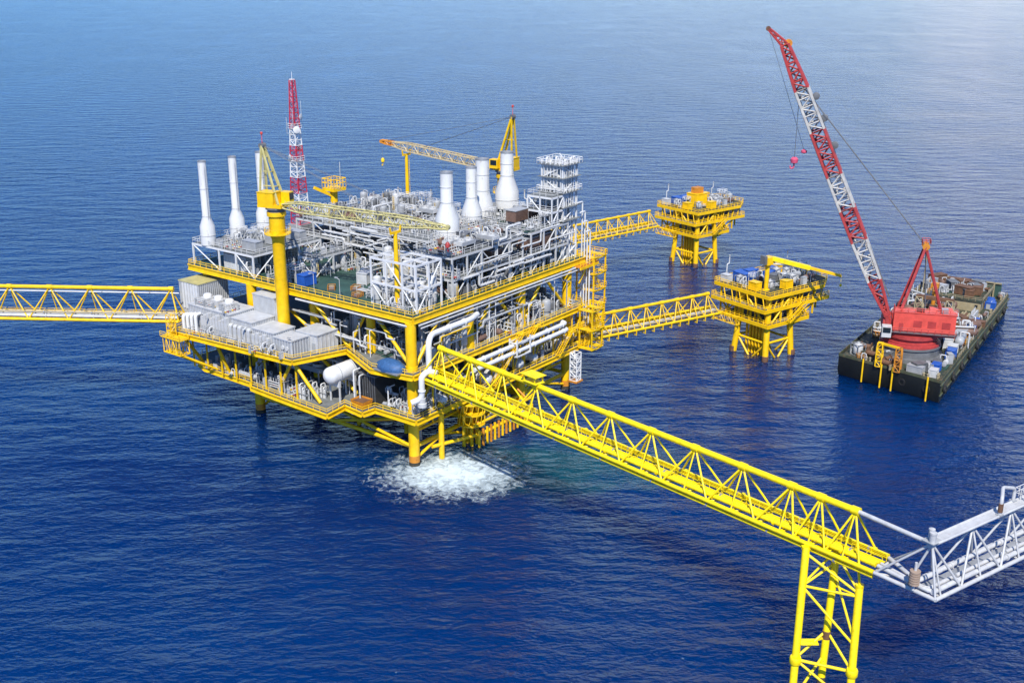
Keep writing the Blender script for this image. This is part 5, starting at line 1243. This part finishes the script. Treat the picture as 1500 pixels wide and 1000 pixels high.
# crane axes: boom leans to screen left; d points towards the boom foot
c0=Vector((CX,CY,0)); wc=BG.w(CX,CY,0)
dW=Vector((-.965,.26,0))                              # boom direction in the world
d=Vector((dW.x*BG.c+dW.y*BG.s,-dW.x*BG.s+dW.y*BG.c,0)).normalized(); n_=Vector((-d.y,d.x,0))
def ob(m,a0,a1,b0,b1,z0,z1):
    vs=[c0+d*a+n_*b_+Vector((0,0,z)) for a in(a0,a1) for b_ in(b0,b1) for z in(z0,z1)]
    return m.add(vs,[(0,1,3,2),(4,6,7,5),(0,4,5,1),(2,3,7,6),(0,2,6,4),(1,5,7,3)])
def pt_(a,b_,z): return c0+d*a+n_*b_+Vector((0,0,z))
ob(MB(),-10,6.4,-4.6,4.6,12.0,13.0).build('turntable',RED,t)
ob(MB(),-9.8,5.0,2.0,5.0,13.004,18.0).build('machinery_house',REDO,t)
ob(MB(),-9.8,-4.2,-5.0,1.996,13.004,17.2).build('machinery_house',REDO,t)
ob(MB(),-4.0,5.0,-5.0,-2.2,13.004,15.6).build('machinery_house',RED,t)
ob(MB(),-9.95,5.15,1.9,5.15,18.004,18.2).build('roof',REDO,t)
for k in range(3):
    lv=MB()
    for q in range(6): ob(lv,-8.6+k*3.4,-6.6+k*3.4,5.004,5.07,14.4+q*.3,14.58+q*.3)
    lv.build('louvre',RED,t)
dr=ob(MB(),2.6,3.6,5.004,5.06,13.1,15.2).build('door',RED,t); ob(MB(),2.7,2.8,5.062,5.1,14.0,14.2).build('handle',DGRY,dr)
ob(MB(),-10,6.4,4.604,5.9,12.85,12.97).build('side_walkway',DGRY,t)
MB().rail([pt_(-10,5.85,12.98),pt_(6.4,5.85,12.98)],1.2,1.6,.07).build('railing',RED,t)
MB().rail([pt_(-9.8,5.0,18.2),pt_(5,5.0,18.2),pt_(5,2.1,18.2)],1.1,1.6,.07).build('railing',REDO,t)
ob(MB(),-2.2,-.4,2.8,4.2,18.21,18.9).build('dark_roof_hole',NBLK,t); ob(MB(),-7.8,-6.2,2.8,4.4,18.21,19.3).build('exhaust_box',STL,t)  # near-black block stands in for the dark hole in the roof
cb=ob(MB(),5.3,7.6,3.6,6.0,11.4,14.2).build('cab',WHT,t); ob(MB(),7.604,7.65,3.8,5.8,12.6,14.0).build('window',GLS,cb); ob(MB(),5.5,7.4,6.004,6.05,12.6,14.0).build('window',GLS,cb)
for k in range(2): MB().lathe(c0+d*(-1.5+k*2.6)-n_*2.0+Vector((0,0,14.5)),[(1.4,0),(1.4,.15),(.9,.16),(.9,3.4),(1.4,3.42),(1.4,3.6)],18,n_).build('winch_drum',RUS,t)
def pt(a,b_,z): return c0+d*a+n_*b_+Vector((0,0,z))
ap=pt(-1.0,0,34.3)
for s in (-1,1):
    MB().bar(pt(4.6,3.8*s,13.1),ap+n_*1.0*s,.62,.7).build('gantry_leg',RED,t)
    MB().bar(pt(-6.6,3.4*s,17.3),ap+n_*1.0*s,.45,.5).build('gantry_leg',RED,t)
g=MB()
for k in range(1,7):
    f=k/7.5; p=pt(4.6,3.8,11.2).lerp(ap+n_*1.0,f); q=pt(4.6,-3.8,11.2).lerp(ap-n_,f); g.tube(p,q,.2,5)
    f2=(k+1)/7.5; q2=pt(4.6,-3.8,11.2).lerp(ap-n_,f2); p2=pt(4.6,3.8,11.2).lerp(ap+n_*1.0,f2); g.tube(p,q2 if k%2 else q,.15,5); g.tube(q,p2,.15,5)
g.build('gantry_lacing',RED,t)
MB().lathe(ap-n_*1.4,[(.9,0),(.9,.3),(.6,.32),(.6,2.5),(.9,2.52),(.9,2.8)],14,n_).build('gantry_sheave',ORG,t)
MB().rail([ap+d*1+n_*1.3+Vector((0,0,.6)),ap-d*1+n_*1.3+Vector((0,0,.6)),ap-d*1-n_*1.3+Vector((0,0,.6)),ap+d*1-n_*1.3+Vector((0,0,.6))],1.1,1.0,.08,True).build('gantry_platform',RED,t)
foot=pt(6.6,0,16.5)
for s in (-1,1): MB().bar(pt(5.6,3*s,13),pt(6.6,3*s,16.6),.9,1.1).bar(pt(2.5,3*s,13),pt(6.4,3*s,16.2),.5).build('boom_bracket',RED,t)
tipb=pt(37.2,0,82.4); jib=pt(41.4,0,86.2)
B0=foot
nb=26; ax=(tipb-B0)
up=n_.cross(ax).normalized()
def sect(f0,f1,m,nn,w0,w1,h0,h1):
    MB().lattice(B0.lerp(tipb,f0),B0.lerp(tipb,f1),w0,h0,(w0+w1)/2,(h0+h1)/2,w1,h1,nn,.38,.2,up,.5,.5).build('boom_section',m,t)
for (f0,f1,m,nn,w0,w1,h0,h1) in ((0,.06,RED,2,6.2,6.0,1.0,2.0),(.06,.13,RED,2,6.0,5.4,2.0,3.0),(.13,.28,BWHT,4,5.4,4.9,3.0,3.6),(.28,.40,RED,4,4.9,4.7,3.6,3.6),(.40,.525,BWHT,4,4.7,4.5,3.6,3.5),(.525,.69,RED,5,4.5,4.3,3.5,3.4),(.69,.84,BWHT,5,4.3,4.0,3.4,3.2),(.84,1.0,RED,5,4.0,2.6,3.2,1.8)):
    sect(f0,f1,m,nn,w0,w1,h0,h1)
ob(MB(),5.2,7.4,-4.4,3.2,12.2,15.2).build('boom_foot_machinery',RED,t)
ob(MB(),3.0,5.1,-6.2,-5.1,12.6,15.0).build('hydraulic_tank',DGRY,t)
for s in (-1,1): MB().lathe(B0+n_*(3.0*s)-n_*.3,[(.9,0),(.9,.6)],14,n_).build('boom_foot_pin',RED,t)
wk=MB()
a_=B0.lerp(tipb,.05)-up*1.9; b_=B0.lerp(tipb,.78)-up*1.9
wk.bar(a_+n_*.5,b_+n_*.5,.12,.3).bar(a_-n_*.5,b_-n_*.5,.12,.3)
for k in range(40): q=a_.lerp(b_,k/39); wk.tube(q+n_*.5,q-n_*.5,.07,4)
wk.build('boom_walkway',DGRY,t)
for (f,) in ((.80,),(.72,),(.62,)): MB().lathe(B0.lerp(tipb,f)-up*2.6-n_*.8,[(.5,0),(.9,.1),(.9,1.5),(.5,1.6)],12,n_).build('boom_sheave',DGRY,t)
MB().lattice(tipb,jib,2.2,1.5,1.5,1.0,.5,.4,3,.26,.14,up,.4,.5).build('jib',RED,t)
MB().lathe(tipb-n_*1.0-up*.9,[(1.0,0),(1.0,2)],16,n_).build('head_sheave',ORG,t); MB().lathe(jib-n_*.5,[(.6,0),(.6,1)],12,n_).build('jib_sheave',RUS,t)
ca=MB()
for s in (-1.1,-.5,.5,1.1): ca.tube(ap+n_*s,B0.lerp(tipb,.93)+n_*s+up*1.2,.075,4)
for s in (-.4,.4): ca.tube(ap+n_*s,pt(-3,s*2,14.5),.08,4)
hk=pt(32.7,0,55)
for s in (-.4,.4): ca.tube(B0.lerp(tipb,.855)+n_*s,hk+n_*s,.07,4)
hk2=hk+Vector((2.2,-1.6,1.6)); ca.tube(jib,hk2,.05,4)
ca.build('wire_rope',DGRY,t)
PNK=paint('faded_pink_paint',(.62,.09,.16),.5,.2)
MB().lathe(hk-Vector((0,0,1.6)),[(.2,0),(.9,.3),(1.0,1.2),(.5,1.7)],12).pipe([hk-Vector((0,0,1.6)),hk-Vector((0,0,2.6)),hk+d*.8-Vector((0,0,2.9)),hk+d*.9-Vector((0,0,2.1))],.2,6).build('hook_block',PNK,t)
MB().lathe(hk2-Vector((0,0,.8)),[(.2,0),(.75,.3),(.75,.8),(.2,1.1)],12).build('headache_ball',PNK,t)
# barge deck load
def bput(k,x,y,l,rot=0,sc=1,z=None,g=None): return place(k,BG,x,y,(bd+.066 if z is None else z),rot,sc,l,g)
bput('con_white',3.6,2.6,'small white container at the near front corner of the barge',0,.75)
bput('con_grey',4.2,7,'grey container on the bow of the barge',80,.7)
bput('con_blue',8,3,'blue container on the front right deck of the barge',0,.8)
bput('con_white',24,2.6,'white container beside the crane tub along the barge rail',0,.9)
bput('con_blue',20.5,2.2,'blue container beside the crane tub along the barge rail',0,.9)
bput('con_white',28.5,5.2,'white container behind the crane tub on the barge',30,1)
bput('con_rust',33,9,'rusty container in the middle of the barge deck',10,1); bput('con_rust',38,16,'rusty container on the far side of the barge deck',80,1)
bput('con_grey',36,3.2,'grey container along the right rail of the barge',0,1)
for i,(x,y,rt) in enumerate(((4,14,70),(9,19,75),(14,22,90),(31,14,20),(45,6,0),(50,18,90))): bput('winch',x,y,'mooring winch with rusty drum '+('on the bow of the barge','behind the bow winch of the barge','on the left side of the crane tub','behind the crane on the barge','along the right rail amidships','on the far side amidships')[i],rt,1.25)
for i in range(6): bput('bollard',3+i*16,1.3,'pair of cream mooring posts along the right rail of the barge',0,1.1,None,'mooring posts on the barge rail')
for i in range(3): bput('bollard',1.8+i*2.2,4+i*7.6,'pair of cream mooring posts along the bow of the barge',73,1.1,None,'mooring posts on the barge bow')
for i,(x,y) in enumerate(((12,1.8),(16,1.6),(10,23),(27,21),(41,10),(47,12),(55,4))): bput(('pump','cabinet','tote','manifold','pump','hvessel_small','manifold')[i],x,y,('pump skid at the rail beside the crane tub','grey cabinet at the rail beside the crane tub','caged white tank on the left bow of the barge','pipe manifold left of the crane house','pump skid in the middle of the barge','grey drum amidships on the barge','pipe manifold at the right rail near the stern house')[i],30*i,1.2)
t=thing('mooring_gantry','yellow mooring gantry on the bow of the barge','frame',BG,(2.6,14,bd))
for y in (11,16): MB().lattice((2.4+.3*(y-11),y,bd+.1),(2.4+.3*(y-11),y,bd+6.3),1.4,1.2,1.4,1.2,1.2,1,4,.16,.1,(1,0,0)).build('post',ORG if y<12 else YELP,t)
MB().bar((2.4,11,bd+6.2),(3.9,16,bd+6.2),.5).build('cross_beam',YELP,t)
for k,(x,y) in enumerate(((.2,3),(2.6,12),(3.4,15),(5,20))): 
    tt=thing('anchor_chain_guide','yellow pipe guide running down the black bow of the barge','pipe',BG,(x-.5,y,0),'yellow guides on the barge bow'); MB().tube((x*1.0-.35,y,.2),(x*1.0-.35,y,bd+1),.22,8).build('pipe',YELP,tt)
# boom rest, pipe stacks and stern accommodation
t=thing('boom_cradle','cream and rust lattice boom cradle behind the crane on the barge','frame',BG,(42,12,bd))
for y in (8,16): MB().lattice((42,y,bd+.1),(42,y,bd+9),2,2,2,2,1.6,1.6,5,.2,.12,(1,0,0)).build('leg',CRM,t)
MB().bar((42,7,bd+9),(42,17,bd+9),1.0).build('cross_beam',RUS,t)
rr=random.Random(3)
for k in range(9):
    y=3+k*.62; t=thing('steel_pipe','long pale pipe stacked on the barge deck','pipe',BG,(56,y,bd+.36),'pale pipes stacked on the barge deck')
    x0=47+rr.uniform(0,2); MB().tube((x0,y,bd+.37),(x0+15,y,bd+.37),.29,10).build('pipe',CRM if k%3 else RUS,t)
def bhouse(name,label,x0,x1,y0,y1,z0,z1,mat,nw=6):
    t=thing(name,label,'deckhouse',BG,((x0+x1)/2,(y0+y1)/2,z0))
    MB().box(x0,x1,y0,y1,z0+.006,z1).build('wall',mat,t); rf=MB().box(x0-.4,x1+.4,y0-.4,y1+.4,z1+.004,z1+.2).build('roof',BDCK,t)
    MB().rail([(x0-.3,y0-.3,z1+.2),(x1+.3,y0-.3,z1+.2),(x1+.3,y1+.3,z1+.2),(x0-.3,y1+.3,z1+.2)],1.1,1.8,.06,True).build('railing',CRM,rf)
    for k in range(nw):
        x=x0+1+(x1-x0-2)*k/(nw-1); f=MB().box(x-.5,x+.5,y0-.06,y0-.004,z0+1.2,z0+2.2).build('window_frame',CRM,t); MB().box(x-.4,x+.4,y0-.09,y0-.062,z0+1.3,z0+2.1).build('pane',GLS,f)
    for k in range(3):
        y=y0+1.2+(y1-y0-2.4)*k/2; f=MB().box(x0-.06,x0-.004,y-.5,y+.5,z0+1.2,z0+2.2).build('window_frame',CRM,t); MB().box(x0-.09,x0-.062,y-.4,y+.4,z0+1.3,z0+2.1).build('pane',GLS,f)
    return t
bhouse('deckhouse','long tan deckhouse at the stern of the barge',66,82,4,22,bd+.06,bd+3.1,CRM)
for i,(k,x,y) in enumerate((('con_rust',70,8),('con_dark',75,8),('con_rust',79,9),('con_grey',71,17),('winch',76,17),('pump',79,15),('manifold',74,12))):
    bput(k,x,y,('rusty box left of the dark box','dark grey box','rusty box right of the dark box','grey container','rusty winch drum','pump skid','pipe manifold')[i]+' on the roof of the stern deckhouse',i*25,.85,bd+3.32)
t=thing('wind_wall','pale green stern wall of the barge with dark openings','wall',BG,(86.5,12,bd))
MB().box(85.6,86,2,23,bd+.07,bd+4.2).build('panel',GRN,t)
for y in (4,9,14,19): MB().bar((85.3,y,bd+.07),(85.3,y,bd+4.6),.4).build('post',CRM,t)
MB().bar((85.4,2,bd+4.4),(85.4,23,bd+4.4),.4).build('top_rail',CRM,t)
t=thing('stern_crane','small orange deck crane beside the stern deckhouse of the barge','crane',BG,(60,16,bd))
MB().tube((60,16,bd),(60,16,bd+7),.6,12).build('pedestal',ORG,t); MB().lattice((60,16,bd+7),(50,14,bd+9),1,1,1,1,.4,.4,6,.12,.08).build('boom',ORG,t); MB().box(59,61,15,17,bd+7.01,bd+8.6).build('cab',ORG,t)
t=thing('stern_mast','thin radar mast on the stern deckhouse of the barge','mast',BG,(74,13,bd+6.4))
MB().tube((69,21.2,bd+3.3),(69,21.2,bd+15),.18,6).build('pole',CRM,t); MB().bar((69,19.8,bd+13),(69,22.6,bd+13),.15).build('crosstree',CRM,t)
rr=random.Random(11)
for k in range(96):
    x,y=rr.uniform(27,65),rr.uniform(2.2,23); 
    if 54<x<66 and y<10: continue
    kind=rr.choice(('basket','basket','pump','cabinet','spool','con_rust','hvessel_small','con_rust','con_dark','hvessel_brown','winch','manifold'))
    bput(kind,x,y,{'basket':'orange cargo basket','pump':'small pump skid','cabinet':'grey cabinet','spool':'loop of pipe','con_rust':'rusty box','hvessel_small':'small grey drum','con_dark':'dark grey box','hvessel_brown':'brown drum','winch':'rusty winch drum','manifold':'pipe manifold'}[kind]+' in the clutter amidships on the barge',rr.uniform(0,180),rr.uniform(1.1,1.7) if kind[:3]!='con' else .8,None,'clutter amidships on the barge: '+kind.replace('con_rust','boxes').replace('hvessel_small','drums').replace('_',' '))
for f_ in (WN,WF): wash([(f_.w(x,y,0),.9,2.0) for x,y in ((-1.4,-1.4),(9.4,-1.4),(9.4,10.4),(-1.4,10.4))])
DN={'basket':'orange cargo basket','pump':'small pump skid','cabinet':'grey cabinet','spool':'loop of pipe','con_rust':'rusty box','con_dark':'dark grey box','hvessel_brown':'brown drum','winch':'rusty winch drum','manifold':'pipe manifold','tote':'caged white tank','con_blue':'blue container'}
rr=random.Random(21)
for k in range(34):
    x,y=rr.uniform(67,81.5),rr.uniform(4.8,21.4); kind=rr.choice(('basket','basket','pump','cabinet','spool','con_rust','con_dark','manifold','hvessel_brown','winch'))
    bput(kind,x,y,DN[kind]+' in the clutter on the roof of the stern deckhouse',rr.uniform(0,180),rr.uniform(.7,1.1),bd+3.32,'clutter on the stern deckhouse roof: '+DN[kind])
for k in range(22):
    x=rr.uniform(40,85); y=rr.uniform(1.4,3.2); kind=rr.choice(('basket','tote','cabinet','spool','con_rust','con_dark','hvessel_brown','pump','con_blue'))
    bput(kind,x,y,DN[kind]+' along the right rail of the barge aft of the crane',rr.choice((0,90)),rr.uniform(.6,.8),None,'gear along the right barge rail: '+DN[kind])
for k in range(16):
    x,y=rr.uniform(1.5,12),rr.uniform(3,24); 
    if x<7.5*y/25+1.5: x+=4
    kind=rr.choice(('basket','cabinet','spool','con_rust','con_dark','pump','winch'))
    bput(kind,x,y,DN[kind]+' in the clutter on the bow deck of the barge',rr.uniform(0,180),rr.uniform(.7,1.0),None,'clutter on the barge bow: '+DN[kind])
# ------------------------------------------------------------------ tidy
for o in bpy.data.objects:
    if '_b' in o: del o['_b']
